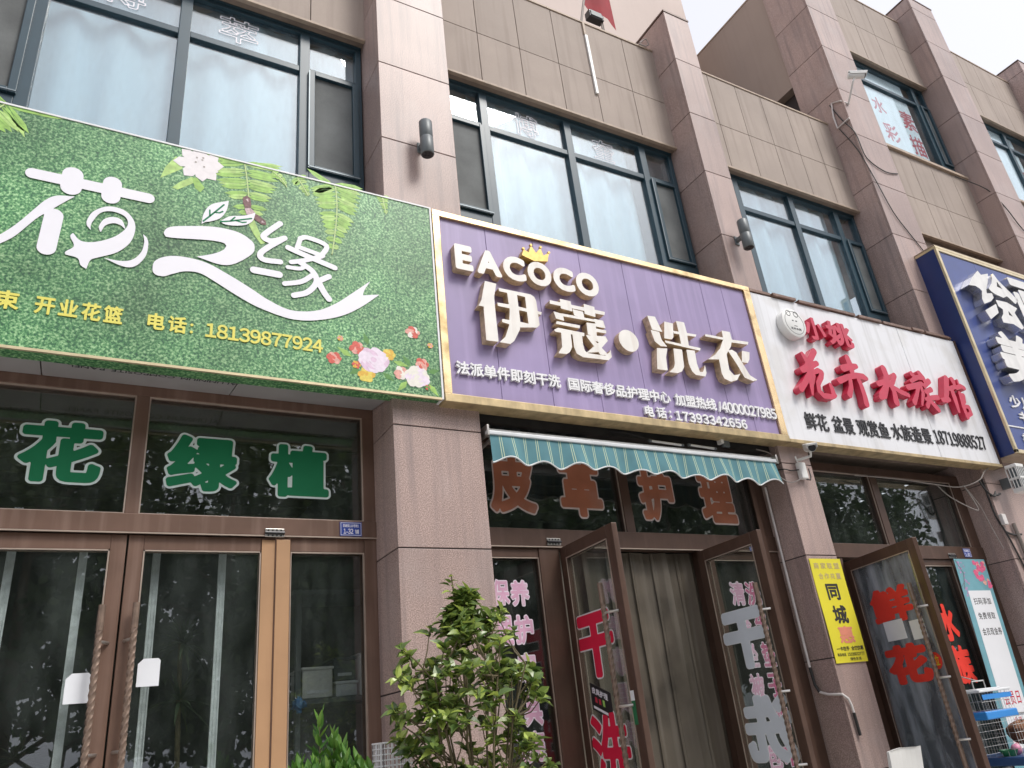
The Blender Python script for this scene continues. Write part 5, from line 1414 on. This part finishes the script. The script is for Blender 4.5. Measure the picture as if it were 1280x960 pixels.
build('sleeve', MB().tube([(5.685, -.02, 1.42), (5.69, -.02, 1.25)], .0125, 10), MT['cable'], t)
cab('cable', [(5.62, .10, 3.52), (5.63, -.01, 3.50), (5.72, -.012, 3.49), (5.80, -.03, 3.50)], .006, 'cable', 'thin black cable from the awning end to the junction box')
cab('cable', [(5.50, .0, 3.46), (5.58, -.03, 3.38), (5.68, -.03, 3.37), (5.82, -.04, 3.42)], .005, 'cablegrey', 'thin grey cable looping from the awning to the junction box')
cab('cable', [(5.45, .10, 3.72), (5.56, .06, 3.68), (5.58, .03, 3.60), (5.54, .0, 3.54)], .006, 'cablegrey', 'grey cable hooking round the right end of the awning')
cab('cable', [(3.72, .12, 3.74), (3.9, .06, 3.72), (4.15, .05, 3.68), (4.6, .05, 3.64), (5.1, .06, 3.66)], .005, 'cable', 'thin cable drooping in the gap above the awning')
# tangle at the right of the white sign's shop
tg = [([(7.0, .26, 3.62), (7.6, .20, 3.60), (8.2, .16, 3.56), (8.55, .10, 3.53), (8.75, -.02, 3.58), (8.85, -.06, 3.68), (9.0, -.05, 3.74)], .007, 'cablegrey', 'grey cable drooping along the top of the right shop glass'),
      ([(8.30, .20, 3.57), (8.42, .16, 3.42), (8.62, .06, 3.26), (8.66, .05, 3.30), (8.58, .07, 3.54)], .006, 'cablegrey', 'grey wire loop hanging before the right shop glass'),
      ([(8.58, .07, 3.54), (8.66, .02, 3.30), (8.74, .02, 3.05), (8.80, .01, 2.82)], .004, 'cablegrey', 'thin frayed wire hanging down by the right pillar'),
      ([(8.75, -.02, 3.58), (8.83, -.02, 3.46), (8.93, -.03, 3.40), (8.98, -.03, 3.46), (8.92, -.03, 3.40)], .010, 'cable', 'black taped wire bundle at the pillar corner'),
      ([(8.915, .03, 3.62), (8.912, .03, 3.42), (8.913, .025, 3.18), (8.93, -.012, 2.98), (9.03, -.013, 2.6), (9.10, -.013, 2.2)], .010, 'cable', 'black cable hanging down the right pillar edge'),
      ([(8.91, .0, 3.42), (8.99, -.03, 3.42), (9.06, -.03, 3.44)], .013, 'cable', 'short thick black cable end sticking out of the bundle'),
      ([(8.93, -.012, 3.0), (9.05, -.02, 2.97), (9.2, -.02, 2.98)], .012, 'cable', 'short black cable end sticking out lower down')]
for pts, r_, m_, lab in tg: cab('cable', pts, r_, m_, lab)
solo('junction_box', MB().box(8.905, 8.985, -.045, -.002, 3.08, 3.20), MT['pipe'], 'small pale junction box on the right pillar corner', 'box', bevel=.008)
cab('pipe', [(9.10, -.03, 3.10), (9.13, -.03, 2.5), (9.15, -.03, 1.6)], .022, 'pole', 'grey pipe running down the right pillar at the photo edge', 'pipe')
# things fixed to the parapet
t = thing('parapet_strip', 'white plastic strip fixed upright on the beige parapet', 'strip', (4.56, .31, 8.4))
build('strip', MB().box(4.548, 4.586, .305, .328, 8.02, 8.95), MT['camwhite'], t, .003)
build('clip', MB().box(4.545, 4.575, .31, .329, 8.96, 9.16), MT['trim'], t)
t = thing('floodlight', 'small dark floodlight under a red cloth on the parapet', 'floodlight', (4.9, .45, 9.5))
build('housing', MB().box(4.80, 5.02, .42, .52, 9.52, 9.64), MT['lampdark'], t, .008)
build('front_glass', MB().box(4.82, 5.0, .41, .419, 9.54, 9.62), MT['greyplastic'], t)
build('bracket', MB().tube([(5.0, .46, 9.19), (5.0, .46, 9.54)], .012, 8).tube([(5.03, .46, 9.19), (5.02, .46, 9.6)], .007, 8), MT['pole'], t)
t = thing('flag', 'dark red flag on a slanted pole at the top edge', 'flag', (4.6, .42, 9.16))
build('pole', MB().tube([(4.60, .42, 9.16), (4.66, .42, 9.42), (4.95, .40, 10.6)], .016, 8), MT['pole'], t)
g = MB(); vs = [(4.74 + .09 * j * .9, .43 + .03 * math.sin(j * 1.3), 9.70 - .035 * j + .06 * i * 2) for i in range(7) for j in range(7)]
g.add(vs, [(i * 7 + j, i * 7 + j + 1, (i + 1) * 7 + j + 1, (i + 1) * 7 + j) for i in range(6) for j in range(6)], 0, True)
build('cloth', g, MT['flagred'], t)
cab('cable', [(5.42, .30, 9.20), (5.52, .29, 9.30), (5.56, .30, 9.24), (5.50, .30, 9.18), (5.40, .30, 9.17)], .008, 'cablegrey', 'pale loop of cable on the parapet beside the narrow pillar')

# ------------------------------------------------------------------ posters
t = thing('poster', 'yellow vertical poster stuck on the narrow pillar', 'poster', (5.84, -.01, 1.8))
def TY(u, z, w):                                     # slightly rippled sheet
    return (u, -.010 - w - .004 * math.sin((z - 1.8) * 7) - .006 * max(0, (u - 5.95)) * 8, z)
g = MB()
us = [5.645 + .40 * i / 8 for i in range(9)]; zs = [1.80 + .875 * k / 16 for k in range(17)]
g.add([TY(u, z, 0) for z in zs for u in us] + [TY(u, z, -.003) for z in zs for u in us],
      [(k * 9 + i, k * 9 + i + 1, (k + 1) * 9 + i + 1, (k + 1) * 9 + i) for k in range(16) for i in range(8)] + [(153 + k * 9 + i, 153 + (k + 1) * 9 + i, 153 + (k + 1) * 9 + i + 1, 153 + k * 9 + i + 1) for k in range(16) for i in range(8)], 0, True)
build('sheet', g, MT['yellow'], t)
g = MB(); row(g, '商家联盟', 5.685, 6.01, 2.585, 2.64, .012, .0008, TY, w0=.001, track=.25); row(g, '合作共赢', 5.715, 6.00, 2.495, 2.55, .012, .0008, TY, w0=.001, track=.25)
build('writing', g, MT['postgrey'], t, label='faded heading')
g = MB(); char(g, '同', 5.765, 5.925, 2.315, 2.455, .03, .0008, TY, w0=.001); char(g, '城', 5.765, 5.945, 2.115, 2.27, .03, .0008, TY, w0=.001)
row(g, '一卡在手', 5.69, 5.85, 1.895, 1.93, .02, .0008, TY, w0=.001); row(g, '全城优惠', 5.875, 6.025, 1.895, 1.93, .02, .0008, TY, w0=.001)
row(g, '联系电话', 5.685, 5.79, 1.852, 1.878, .005, .0008, TY, w0=.001); row(g, '15338832777', 5.81, 6.02, 1.852, 1.878, .005, .0008, TY, w0=.001); row(g, '绿色生活', 5.83, 5.97, 1.815, 1.84, .005, .0008, TY, w0=.001)
build('writing', g, MT['postblack'], t)
g = MB(); char(g, '惠', 5.765, 5.955, 1.955, 2.095, .03, .0008, TY, w0=.001)
build('writing', g, MT['postpink'], t, label='salmon character')

t = thing('poster', 'teal flowered poster with a white writing panel beside the right pillar', 'poster', (8.45, .2, 1.2))
YT = .235
def TT(u, z, w): return (8.20 + u - .11 * (2.755 - z) / 1.4, YT - w, z)
build('sheet', MB().box(0, .56, -.004, .0, .75, 2.755, T=lambda u, n, z: TT(u, z, n)), MT['teal'], t)
build('panel', MB().box(.09, .495, .0005, .002, .80, 2.42, T=lambda u, n, z: TT(u, z, n)), MT['tealw'], t)
g = MB(); TTw = lambda u, z, w: TT(u, z, .0022 + w)
row(g, '扫码添加', .135, .44, 2.275, 2.345, .008, .0006, TTw, track=.1); row(g, '免费领取', .14, .44, 2.125, 2.195, .008, .0006, TTw, track=.1); row(g, '会员现金券', .13, .475, 1.965, 2.04, .008, .0006, TTw, track=.05)
build('writing', g, MT['postblack'], t)
g = MB(); row(g, '会员日', .15, .44, 1.30, 1.43, .012, .0006, TTw, track=.1); row(g, '全店', .22, .36, 1.14, 1.19, .006, .0006, TTw, track=.1); row(g, '买二赠一', .10, .48, .95, 1.05, .006, .0006, TTw, track=.1)
build('writing', g, MT['postred'], t, label='red writing')
g = MB(); r = random.Random(4)
def dab(u, z, rad, mi, w):
    pts = [TT(u + rad * (1 + .25 * math.sin(3 * a + u * 40)) * math.cos(a), z + rad * .8 * math.sin(a), w) for a in [2 * math.pi * k / 10 for k in range(10)]]
    pts2 = pts; g.add(pts2, [tuple(range(10))], mi)
for k in range(26):
    u = .30 + .25 * r.random() ** .7; z = 2.74 - .27 * r.random() * (u / .55); dab(min(u, .52), z - .02, r.uniform(.018, .045), r.choice((0, 0, 2)), .0006 + .00005 * k)
for k in range(22):
    u = r.uniform(.02, .15); z = 2.73 - .36 * r.random(); dab(u, z, r.uniform(.007, .018), 1, .0006 + .00005 * k)
for a, b in (((.02, 2.74), (.10, 2.60)), ((.10, 2.60), (.04, 2.44)), ((.06, 2.66), (.17, 2.68)), ((.08, 2.52), (.0, 2.46))):
    n_ = .0035; g.add([TT(a[0] - n_, a[1], .0022), TT(a[0] + n_, a[1], .0022), TT(b[0] + n_, b[1], .0022), TT(b[0] - n_, b[1], .0022)], [(0, 1, 2, 3)], 3)
build('blossom_print', g, [MT['peach'], MT['peachd'], MT['rosepink'], MT['butter']], t)

# ------------------------------------------------------------------ things seen through the glass of the left shop
for k, (x, tl) in enumerate(((-.31, 'leftmost, cut by the photo edge'), (.055, 'behind the left door'), (.455, 'behind the right door, nearer its handle'), (.845, 'behind the right door, nearer the tan post'))):
    g = MB().box(x - .022, x + .022, .585, .60, .25, 3.05).box(x - .022, x - .015, .575, .585, .25, 3.05).box(x + .015, x + .022, .575, .585, .25, 3.05).box(x - .004, x + .004, .578, .585, .25, 3.05)
    solo('aluminium_upright', g, MT['alu'], 'upright grooved aluminium strip inside the shop, ' + tl, 'upright', 'aluminium strips inside the left shop')
t = thing('storage_shelf', 'dark metal shelf rack inside the right glass pane of the left shop', 'shelf', (1.75, 1.1, 0))
g = MB()
for x in (1.40, 2.02):
    for y in (.88, 1.35): g.box(x, x + .035, y, y + .035, 0, 2.62)
build('post', g, MT['lampgrey'], t)
for z in (.6, 1.27, 1.865, 2.585): build('shelf_board', MB().box(1.38, 2.06, .87, 1.39, z, z + .03), MT['greyplastic'], t)
def crate(x0, x1, y0, y1, z0, z1, m, label):
    g = MB().box(x0, x1, y0, y1, z0, z1 - .02).box(x0 - .008, x1 + .008, y0 - .008, y1 + .008, z1 - .02, z1)
    q = thing('storage_box', label, 'box', (x0, y0, z0), 'boxes on the shelf')
    build('body', g, MT[m], q, .006); build('label_strip', MB().box(x0 + .03, x1 - .03, y0 - .004, y0 - .001, z0 + .03, z0 + .05), MT['paper'], q)
crate(1.45, 1.66, .90, 1.2, 1.90, 2.10, 'camwhite', 'large white box on the shelf rack, leftmost')
crate(1.68, 1.84, .95, 1.2, 2.005, 2.16, 'greyplastic', 'dark grey box stacked on a white one on the shelf rack')
crate(1.69, 1.84, .92, 1.2, 1.90, 2.00, 'paper', 'small white box under the dark grey one')
crate(1.86, 1.99, .92, 1.2, 1.90, 2.18, 'white', 'tall white box at the right end of the shelf rack')
g = MB(); r = random.Random(9)
for i in range(26):
    a, b = r.uniform(0, 6.28), r.uniform(-1, 1); c = math.sqrt(1 - b * b); p = Vector((1.405 + .035 * c * math.cos(a), .80 + .035 * c * math.sin(a), 1.865 + .038 * b))
    q1, q2 = Vector((r.uniform(-.02, .02), r.uniform(-.02, .02), r.uniform(-.02, .02))), Vector((r.uniform(-.02, .02), r.uniform(-.02, .02), r.uniform(-.02, .02)))
    g.add([p + q1, p + q2, p - q1, p - q2], [(0, 1, 2, 3)])
g.lathe([(.008, -.032), (.028, -.018), (.034, 0), (.028, .02), (.008, .034)], (1.405, .80, 1.865), 12)
solo('plastic_bag', g, MT['blueball'], 'crumpled blue plastic bag tied to the shelf rack', 'bag')

def spiky(x, y, z, h, label, seed):
    t = thing('potted_plant', label, 'plant', (x, y, 0), 'spiky plants inside the shop'); r = random.Random(seed)
    g = MB().tube([(x, y, .3), (x + .02, y, z * .6), (x - .02, y, z)], [.02, .017, .014], 8); build('stem', g, MT['stem'], t)
    build('pot', MB().lathe([(.10, 0), (.15, .30), (.16, .31), (.14, .31), (.13, .28)], (x, y, .0), 20), MT['pot'], t)
    g = MB()
    for zz, n_ in ((z, 46), (z - .35, 26)):
        for k in range(n_):
            a = r.uniform(0, 6.28); el = r.uniform(-.5, 1.3); ln = h * r.uniform(.6, 1)
            pts = []
            for q in range(5):
                f_ = q / 4; pts.append(Vector((x + math.cos(a) * math.cos(el) * ln * f_, y + math.sin(a) * math.cos(el) * ln * f_, zz + math.sin(el) * ln * f_ - .35 * ln * f_ * f_)))
            s = Vector((-math.sin(a), math.cos(a), 0)); ws = (.010, .013, .010, .006, .0005)
            vs = [p + s * w_ for p, w_ in zip(pts, ws)] + [p - s * w_ for p, w_ in zip(pts, ws)]
            g.add(vs, [(i, i + 1, i + 6, i + 5) for i in range(4)], 0, True)
    build('foliage', g, MT['spiky'], t)
spiky(.70, 1.0, 2.30, .32, 'spiky leaved plant behind the right closed glass door', 1)
spiky(-.15, 1.35, 1.7, .35, 'spiky leaved plant low behind the left closed glass door', 2)
# things inside the shops beyond
t = thing('clothes_rail', 'dim clothes rail inside the shop with the strip curtain', 'rail', (4.9, 1.6, 0))
g = MB().tube([(4.7, 1.6, 0), (4.7, 1.6, 1.9), (5.6, 1.6, 1.9), (5.6, 1.6, 0)], .016, 8); build('rail', g, MT['pole'], t)
for k in range(7):
    x = 4.78 + .11 * k; m_ = ('greyplastic', 'letpinkd', 'bark', 'navyside', 'pot', 'greyplastic', 'soil')[k]
    g = MB(); n_ = 10
    vs = [(x + .025 * math.sin(j * 2.1 + k), 1.38 + .44 * j / n_, z) for z in (1.84, 1.2, .75) for j in range(n_ + 1)]
    g.add(vs, [(i * (n_ + 1) + j, i * (n_ + 1) + j + 1, (i + 1) * (n_ + 1) + j + 1, (i + 1) * (n_ + 1) + j) for i in range(2) for j in range(n_)], 0, True)
    build('garment', g, MT[m_], t)
solo('inner_drape', curtain(4.86, 5.10, .3, 2.75, .52, .03, .12, 0, seed=8), MT['stripc'], 'narrow brown drape behind the right side pane with pink characters', 'curtain')
t = thing('fish_tank_rack', 'dim rack of fish tanks inside the right shop', 'tank', (7.95, 1.3, 0))
for z in (.6, 1.2, 1.8):
    build('tank', MB().box(7.5, 8.7, 1.15, 1.6, z, z + .42), MT['greyplastic'], t, .006); build('stand', MB().box(7.48, 8.72, 1.13, 1.62, z - .06, z - .002), MT['lampgrey'], t)

# ------------------------------------------------------------------ plants on the pavement
def add_leaf(mb, p, dirv, nrm, ln, wd, bend=.25, fold=.25):
    d_ = dirv.normalized(); s = d_.cross(nrm).normalized(); n_ = s.cross(d_).normalized()
    mid = [(0, 0), (.30, -.02), (.62, -.02 - bend * .25), (1, -bend)]
    wid = [.12, .52, .48, .05]
    vs = []
    for (a, b), w_ in zip(mid, wid):
        c = p + d_ * ln * a + n_ * ln * b
        vs += [c + s * wd * w_ + n_ * wd * w_ * fold * 2, c, c - s * wd * w_ + n_ * wd * w_ * fold * 2]
    fs = []
    for k in range(3):
        o = k * 3; fs += [(o, o + 1, o + 4, o + 3), (o + 1, o + 2, o + 5, o + 4)]
    mb.add(vs, fs, 0, True)

def rvec(r): 
    a, b = r.uniform(0, 6.283), r.uniform(-1, 1); c = math.sqrt(1 - b * b); return Vector((c * math.cos(a), c * math.sin(a), b))

def half_width(z):
    pts = [(1.0, .30), (1.35, .42), (1.55, .45), (1.75, .44), (1.92, .40), (2.03, .27), (2.10, .26), (2.16, .17), (2.20, .05), (2.37, .02)]
    for (a, b), (c, d_) in zip(pts[:-1], pts[1:]):
        if a <= z <= c: return b + (d_ - b) * (z - a) / (c - a)
    return .03
t = thing('potted_shrub', 'tall leafy shrub with glossy leaves in front of the broad pillar', 'shrub', (1.90, -.78, 0))
r = random.Random(21); CX, CY = 1.885, -.78
stems = []; g = MB()
for k in range(13):
    a = r.uniform(0, 6.28); sp = r.uniform(.12, .40); top = r.uniform(1.6, 1.9)
    if k == 0: a, sp, top = 3.3, .06, 2.37
    pts = [Vector((CX + .05 * math.cos(a), CY + .05 * math.sin(a), .38))]
    for q in range(1, 7):
        f_ = q / 6; z = .38 + (top - .38) * f_
        pts.append(Vector((CX + sp * f_ ** 1.3 * math.cos(a) + r.uniform(-.015, .015), CY + sp * f_ ** 1.3 * math.sin(a) * .8 + r.uniform(-.015, .015), z)))
    stems.append(pts); g.tube(pts, [.011 - .0012 * i for i in range(7)], 6)
lf = MB()
def rosette(p, outv, n_, ln):
    for i in range(n_):
        a = i * 2.4 + r.uniform(-.4, .4); u = outv.orthogonal().normalized(); w_ = outv.cross(u)
        dv = outv * r.uniform(.1, .8) + (u * math.cos(a) + w_ * math.sin(a)) * r.uniform(.6, 1) + Vector((0, 0, r.uniform(-.35, .25)))
        nv = Vector((0, -.35, 1)) + rvec(r) * .55
        add_leaf(lf, p - outv * r.uniform(0, .05) + rvec(r) * .008, dv, nv, ln * r.uniform(.45, 1.25), ln * r.uniform(.48, .62), r.uniform(.05, .4))
n_t = 0
while n_t < 310:
    z = 1.05 + 1.24 * r.random(); hw = half_width(z); a = r.uniform(0, 6.283)
    rad = .93 * hw * (r.random() ** .38)
    x, y = CX + rad * math.cos(a), CY + .85 * rad * math.sin(a)
    if z < 1.78 and abs(x - CX - .12) < .22 and r.random() < .45: continue
    if z > 1.98 and z < 2.08 and x < CX - .2: continue
    if math.sin(9 * x + 2) * math.sin(11 * z + 1) > .88: continue
    p = Vector((x, y, z))
    s = min(stems, key=lambda st: min((q - (p - Vector((0, 0, .12)))).length for q in st)); b = min(s, key=lambda q: (q - (p - Vector((0, 0, .12)))).length)
    m_ = b.lerp(p, .55) + Vector((0, 0, -.03))
    g.tube([b, m_, p], [.0045, .0035, .0022], 5)
    rosette(p, ((p - m_).normalized() + Vector((0, -.1, .35))).normalized(), r.randint(6, 9), .072)
    n_t += 1
for q in range(9):
    p = stems[0][-1] - Vector((0, 0, .028 * q)) + rvec(r) * .012; rosette(p, Vector((0, -.1, 1)).normalized(), 3, .05)
for x, z in ((2.24, 1.44), (2.30, 1.41), (2.20, 1.36), (2.33, 1.36), (2.26, 1.32)):
    p = Vector((x, -.80, z)); g.tube([Vector((2.0, -.78, 1.15)), Vector((2.15, -.80, z - .08)), p], [.005, .004, .002], 5); rosette(p, Vector((.3, -.3, .9)).normalized(), 8, .055)
for x, z in ((1.50, 1.99), (1.47, 1.86), (1.45, 1.72), (1.46, 1.66), (2.28, 1.84), (2.27, 1.76), (2.16, 2.07), (1.98, 2.15), (2.10, 2.17)):
    p = Vector((x, -.80, z)); g.tube([Vector((CX + (x - CX) * .45, -.78, z - .2)), Vector((CX + (x - CX) * .8, -.80, z - .06)), p], [.005, .004, .002], 5); rosette(p, Vector(((x - CX) * 1.2, -.3, .8)).normalized(), 9, .062)
build('stems', g, MT['stem'], t); build('foliage', lf, MT['leaf'], t)
build('pot', MB().lathe([(.14, 0), (.20, .36), (.215, .37), (.215, .40), (.19, .40), (.185, .37)], (CX, CY, 0), 24), MT['pot'], t)
build('soil', MB().lathe([(.18, .34), (.185, .365)], (CX, CY, 0), 20), MT['soil'], t)

t = thing('potted_bush', 'small bright green bush with upright pointed leaves at the bottom edge', 'shrub', (1.08, -.95, 0))
r = random.Random(33); g = MB(); lf = MB(); BX, BY = 1.085, -.95
for k in range(46):
    a = r.uniform(0, 6.283); rad = .21 * math.sqrt(r.random()); x, y = BX + rad * math.cos(a), BY + rad * math.sin(a)
    top = 1.625 - .16 * (rad / .2) ** 1.4 - r.uniform(0, .10)
    if k == 0: x, y, top = BX - .045, BY, 1.69
    p0 = Vector((BX + .3 * (x - BX), BY + .3 * (y - BY), .45)); p1 = Vector((x, y, top)); g.tube([p0, p0.lerp(p1, .6) + Vector((0, 0, -.02)), p1], [.006, .004, .002], 5)
    for i in range(15):
        q = p1 - Vector((0, 0, .015 * i)); aa = i * 2.4 + k; dv = Vector((math.cos(aa) * (.45 + .05 * i), math.sin(aa) * (.45 + .05 * i), 1.0 - .05 * i)); add_leaf(lf, q, dv, Vector((-math.cos(aa), -math.sin(aa), .6)) + rvec(r) * .2, r.uniform(.05, .080), .029, -.10, .2)
build('stems', g, MT['stem'], t); build('foliage', lf, MT['leaf2'], t)
build('pot', MB().lathe([(.15, 0), (.21, .42), (.225, .43), (.225, .46), (.20, .46), (.19, .43)], (BX, BY, 0), 24), MT['pot'], t)

t = thing('wire_basket', 'white wire basket between the bush and the tall shrub', 'basket', (1.55, -.55, 0))
g = MB(); bx0, bx1, by0, by1, bz0, bz1 = 1.475, 1.632, -.56, -.40, 1.20, 1.572
for z in np.linspace(bz0, bz1, 15):
    for a, b in (((bx0, by0), (bx1, by0)), ((bx1, by0), (bx1, by1)), ((bx1, by1), (bx0, by1)), ((bx0, by1), (bx0, by0))): g.tube([(a[0], a[1], z), (b[0], b[1], z)], .0028, 5)
for q in np.linspace(0, 1, 8):
    for y in (by0, by1): g.tube([(bx0 + (bx1 - bx0) * q, y, bz0), (bx0 + (bx1 - bx0) * q, y, bz1)], .0025, 5)
    for x in (bx0, bx1): g.tube([(x, by0 + (by1 - by0) * q, bz0), (x, by0 + (by1 - by0) * q, bz1)], .0025, 5)
build('mesh', g, MT['cagewhite'], t)
build('rim', MB().tube([(bx0, by0, bz1), (bx1, by0, bz1), (bx1, by1, bz1), (bx0, by1, bz1)], .005, 6, closed=True), MT['cagewhite'], t)
build('stand', MB().tube([(1.55, -.48, 0), (1.55, -.48, 1.2)], .018, 8).lathe([(.12, 0), (.12, .015)], (1.55, -.48, 0), 20), MT['cagewhite'], t)

# ------------------------------------------------------------------ chair and cages at the right bottom
t = thing('plastic_chair', 'white plastic chair back showing at the bottom edge by the hazy door', 'chair', (5.45, -.45, 0))
g = MB(); vs = []
for y0 in (0, .022):
    for j in range(6):
        for i in range(9):
            u = i / 8; v = j / 5; x = 5.285 + .36 * u; z = .80 + .365 * v - .010 * abs(u - .5) * 2
            vs.append((x, -.52 + y0 + .16 * (.5 - v) * .4 + .03 * (1 - (2 * u - 1) ** 2) , z))
fs = [(k * 54 + j * 9 + i, k * 54 + j * 9 + i + 1, k * 54 + (j + 1) * 9 + i + 1, k * 54 + (j + 1) * 9 + i) for k in (0, 1) for j in range(5) for i in range(8)]
bd_ = [i for i in range(9)] + [9 * j + 8 for j in range(1, 6)] + [45 + i for i in range(7, -1, -1)] + [9 * j for j in range(4, 0, -1)]
fs += [(a, b, b + 54, a + 54) for a, b in zip(bd_, bd_[1:] + bd_[:1])]
g.add(vs, fs, 0, False); build('backrest', g, MT['camwhite'], t, .006)
build('seat', MB().box(5.27, 5.66, -.47, -.06, .43, .455), MT['camwhite'], t, .012)
for x in (5.29, 5.635):
    build('leg', MB().tube([(x, -.08, .43), (x, -.05, 0)], [.02, .016], 10), MT['camwhite'], t); build('leg', MB().tube([(x, -.47, .82), (x, -.46, .44), (x, -.49, 0)], [.016, .02, .016], 10), MT['camwhite'], t)
build('armrest', MB().tube([(5.285, -.48, .66), (5.275, -.2, .66), (5.28, -.12, .45)], .016, 8), MT['camwhite'], t); build('armrest', MB().tube([(5.65, -.48, .66), (5.66, -.2, .66), (5.655, -.12, .45)], .016, 8), MT['camwhite'], t)

def cage(x0, x1, y0, y1, z0, z1, nx, ny, nz, wr):
    g = MB()
    for q in np.linspace(0, 1, nx):
        x = x0 + (x1 - x0) * q; g.tube([(x, y0, z0), (x, y0, z1), (x, y1, z1), (x, y1, z0)], wr, 5)
    for q in np.linspace(0, 1, ny)[1:-1]:
        y = y0 + (y1 - y0) * q; g.tube([(x0, y, z0), (x0, y, z1), (x1, y, z1), (x1, y, z0)], wr, 5)
    for q in np.linspace(0, 1, nz): 
        z = z0 + (z1 - z0) * q; g.tube([(x0, y0, z), (x1, y0, z), (x1, y1, z), (x0, y1, z)], wr, 5, closed=True)
    return g
t = thing('bird_cage', 'small blue and white carry cage hanging before the poster', 'cage', (7.27, -.1, 1.2))
cx0, cx1, cy0, cy1 = 7.06, 7.52, -.26, -.02
build('bars', cage(cx0, cx1, cy0, cy1, 1.30, 1.455, 12, 7, 3, .0016), MT['wire'], t)
build('lid', MB().box(cx0 - .012, cx1 + .012, cy0 - .012, cy1 + .012, 1.455, 1.475).box(cx0 + .05, cx1 - .05, cy0 + .04, cy1 - .04, 1.475, 1.485), MT['cagewhite'], t, .006)
build('band', MB().box(cx0 + .02, cx1 + .006, cy0 - .006, cy0 - .003, 1.395, 1.435).box(cx1 + .003, cx1 + .006, cy0, cy1, 1.395, 1.435), MT['cageblue'], t)
build('tray', MB().box(cx0 - .012, cx1 + .012, cy0 - .012, cy1 + .012, 1.235, 1.30), MT['cageblue'], t, .01)
build('handle', MB().tube([(7.20, -.14, 1.48), (7.20, -.14, 1.55), (7.38, -.14, 1.55), (7.38, -.14, 1.48)], .006, 8), MT['wire'], t)
build('hook', MB().tube([(7.29, -.14, 1.55), (7.29, .0, 1.60), (7.29, .27, 1.60)], .005, 8), MT['wire'], t)
t = thing('wire_cage', 'larger wire cage with a blue tray at the right bottom corner', 'cage', (7.5, -.15, .75))
build('bars', cage(7.25, 8.05, -.35, .12, .93, 1.24, 20, 9, 6, .0017), MT['wire'], t)
build('tray', MB().box(7.22, 8.08, -.38, .15, .86, .93), MT['bluetray'], t, .012)
build('stand', MB().box(7.25, 8.05, -.35, .12, .40, .43).tube([(7.27, -.33, 0), (7.27, -.33, .86)], .012, 8).tube([(8.03, -.33, 0), (8.03, -.33, .86)], .012, 8).tube([(7.27, .10, 0), (7.27, .10, .86)], .012, 8).tube([(8.03, .10, 0), (8.03, .10, .86)], .012, 8), MT['lampgrey'], t)
def ballmesh(x, y, z, a, b, seed, rough=0):
    r = random.Random(seed); g = MB(); n_ = 16; vs = []
    for j in range(9):
        th = math.pi * j / 8
        for i in range(n_):
            ph = 2 * math.pi * i / n_; k = 1 + r.uniform(-rough, rough)
            vs.append((x + a * k * math.sin(th) * math.cos(ph), y + a * k * math.sin(th) * math.sin(ph), z + b * k * math.cos(th)))
    return g.add(vs, [(j * n_ + i, j * n_ + (i + 1) % n_, (j + 1) * n_ + (i + 1) % n_, (j + 1) * n_ + i) for j in range(8) for i in range(n_)], 0, True)
solo('straw_nest', ballmesh(7.68, -.18, 1.09, .14, .10, 3, .10), MT['straw'], 'brown straw nest inside the wire cage', 'nest')
solo('toy_ball', ballmesh(7.40, -.22, .975, .045, .045, 4), MT['ballpink'], 'pink plastic ball inside the wire cage', 'ball')
g = MB().lathe([(.05, 0), (.075, .05), (.07, .05), (.046, .006)], (7.31, -.2, .932), 20)
solo('feed_dish', g, MT['dishgreen'], 'green feed dish inside the wire cage', 'dish')

# ------------------------------------------------------------------ street trees across the road, mirrored in the shop glass
def tree(x, y, h, seed, label):
    r = random.Random(seed); t = thing('street_tree', label, 'tree', (x, y, 0), 'street trees across the road')
    g = MB(); g.tube([(x, y, 0), (x + .1, y, h * .2), (x, y + .1, h * .5), (x, y, h * .85)], [.19, .15, .11, .04], 10)
    tips = []
    for k in range(16):
        a = k * 2.4 + r.uniform(-.4, .4); z0 = h * r.uniform(.10, .7); ln = h * r.uniform(.18, .34)
        e = Vector((x + math.cos(a) * ln, y + math.sin(a) * ln, z0 + ln * r.uniform(.3, .9)))
        g.tube([(x, y, z0), Vector((x, y, z0)).lerp(e, .5) + Vector((0, 0, .1)), e], [.06, .045, .015], 6); tips += [e, Vector((x, y, z0)).lerp(e, .65)]
    tips += [Vector((x, y, h * .9))] * 3
    build('trunk', g, MT['bark'], t)
    lf = MB()
    for e in tips:
        for k in range(r.randint(150, 260)):
            p = e + rvec(r) * (r.random() ** .5) * h * .115
            d_, n_ = rvec(r), rvec(r); s = d_.cross(n_).normalized() * .09
            lf.add([p - d_ * .13, p + s, p + d_ * .13, p - s], [(0, 1, 2, 3)])
    build('crown', lf, MT['leaf3'], t)
for k in range(13):
    tree(-14 + 3.6 * k + R.uniform(-.5, .5), -19.5 + R.uniform(-.8, .8), 12.2 + R.uniform(-1, 1), 90 + k, 'leafy street tree across the road, seen mirrored in the shop glass')
    tree(-15 + 3.6 * k + R.uniform(-.5, .5), -14.2 + R.uniform(-.8, .8), 10.0 + R.uniform(-1.1, 1.1), 50 + k, 'leafy street tree across the road, seen mirrored in the shop glass')
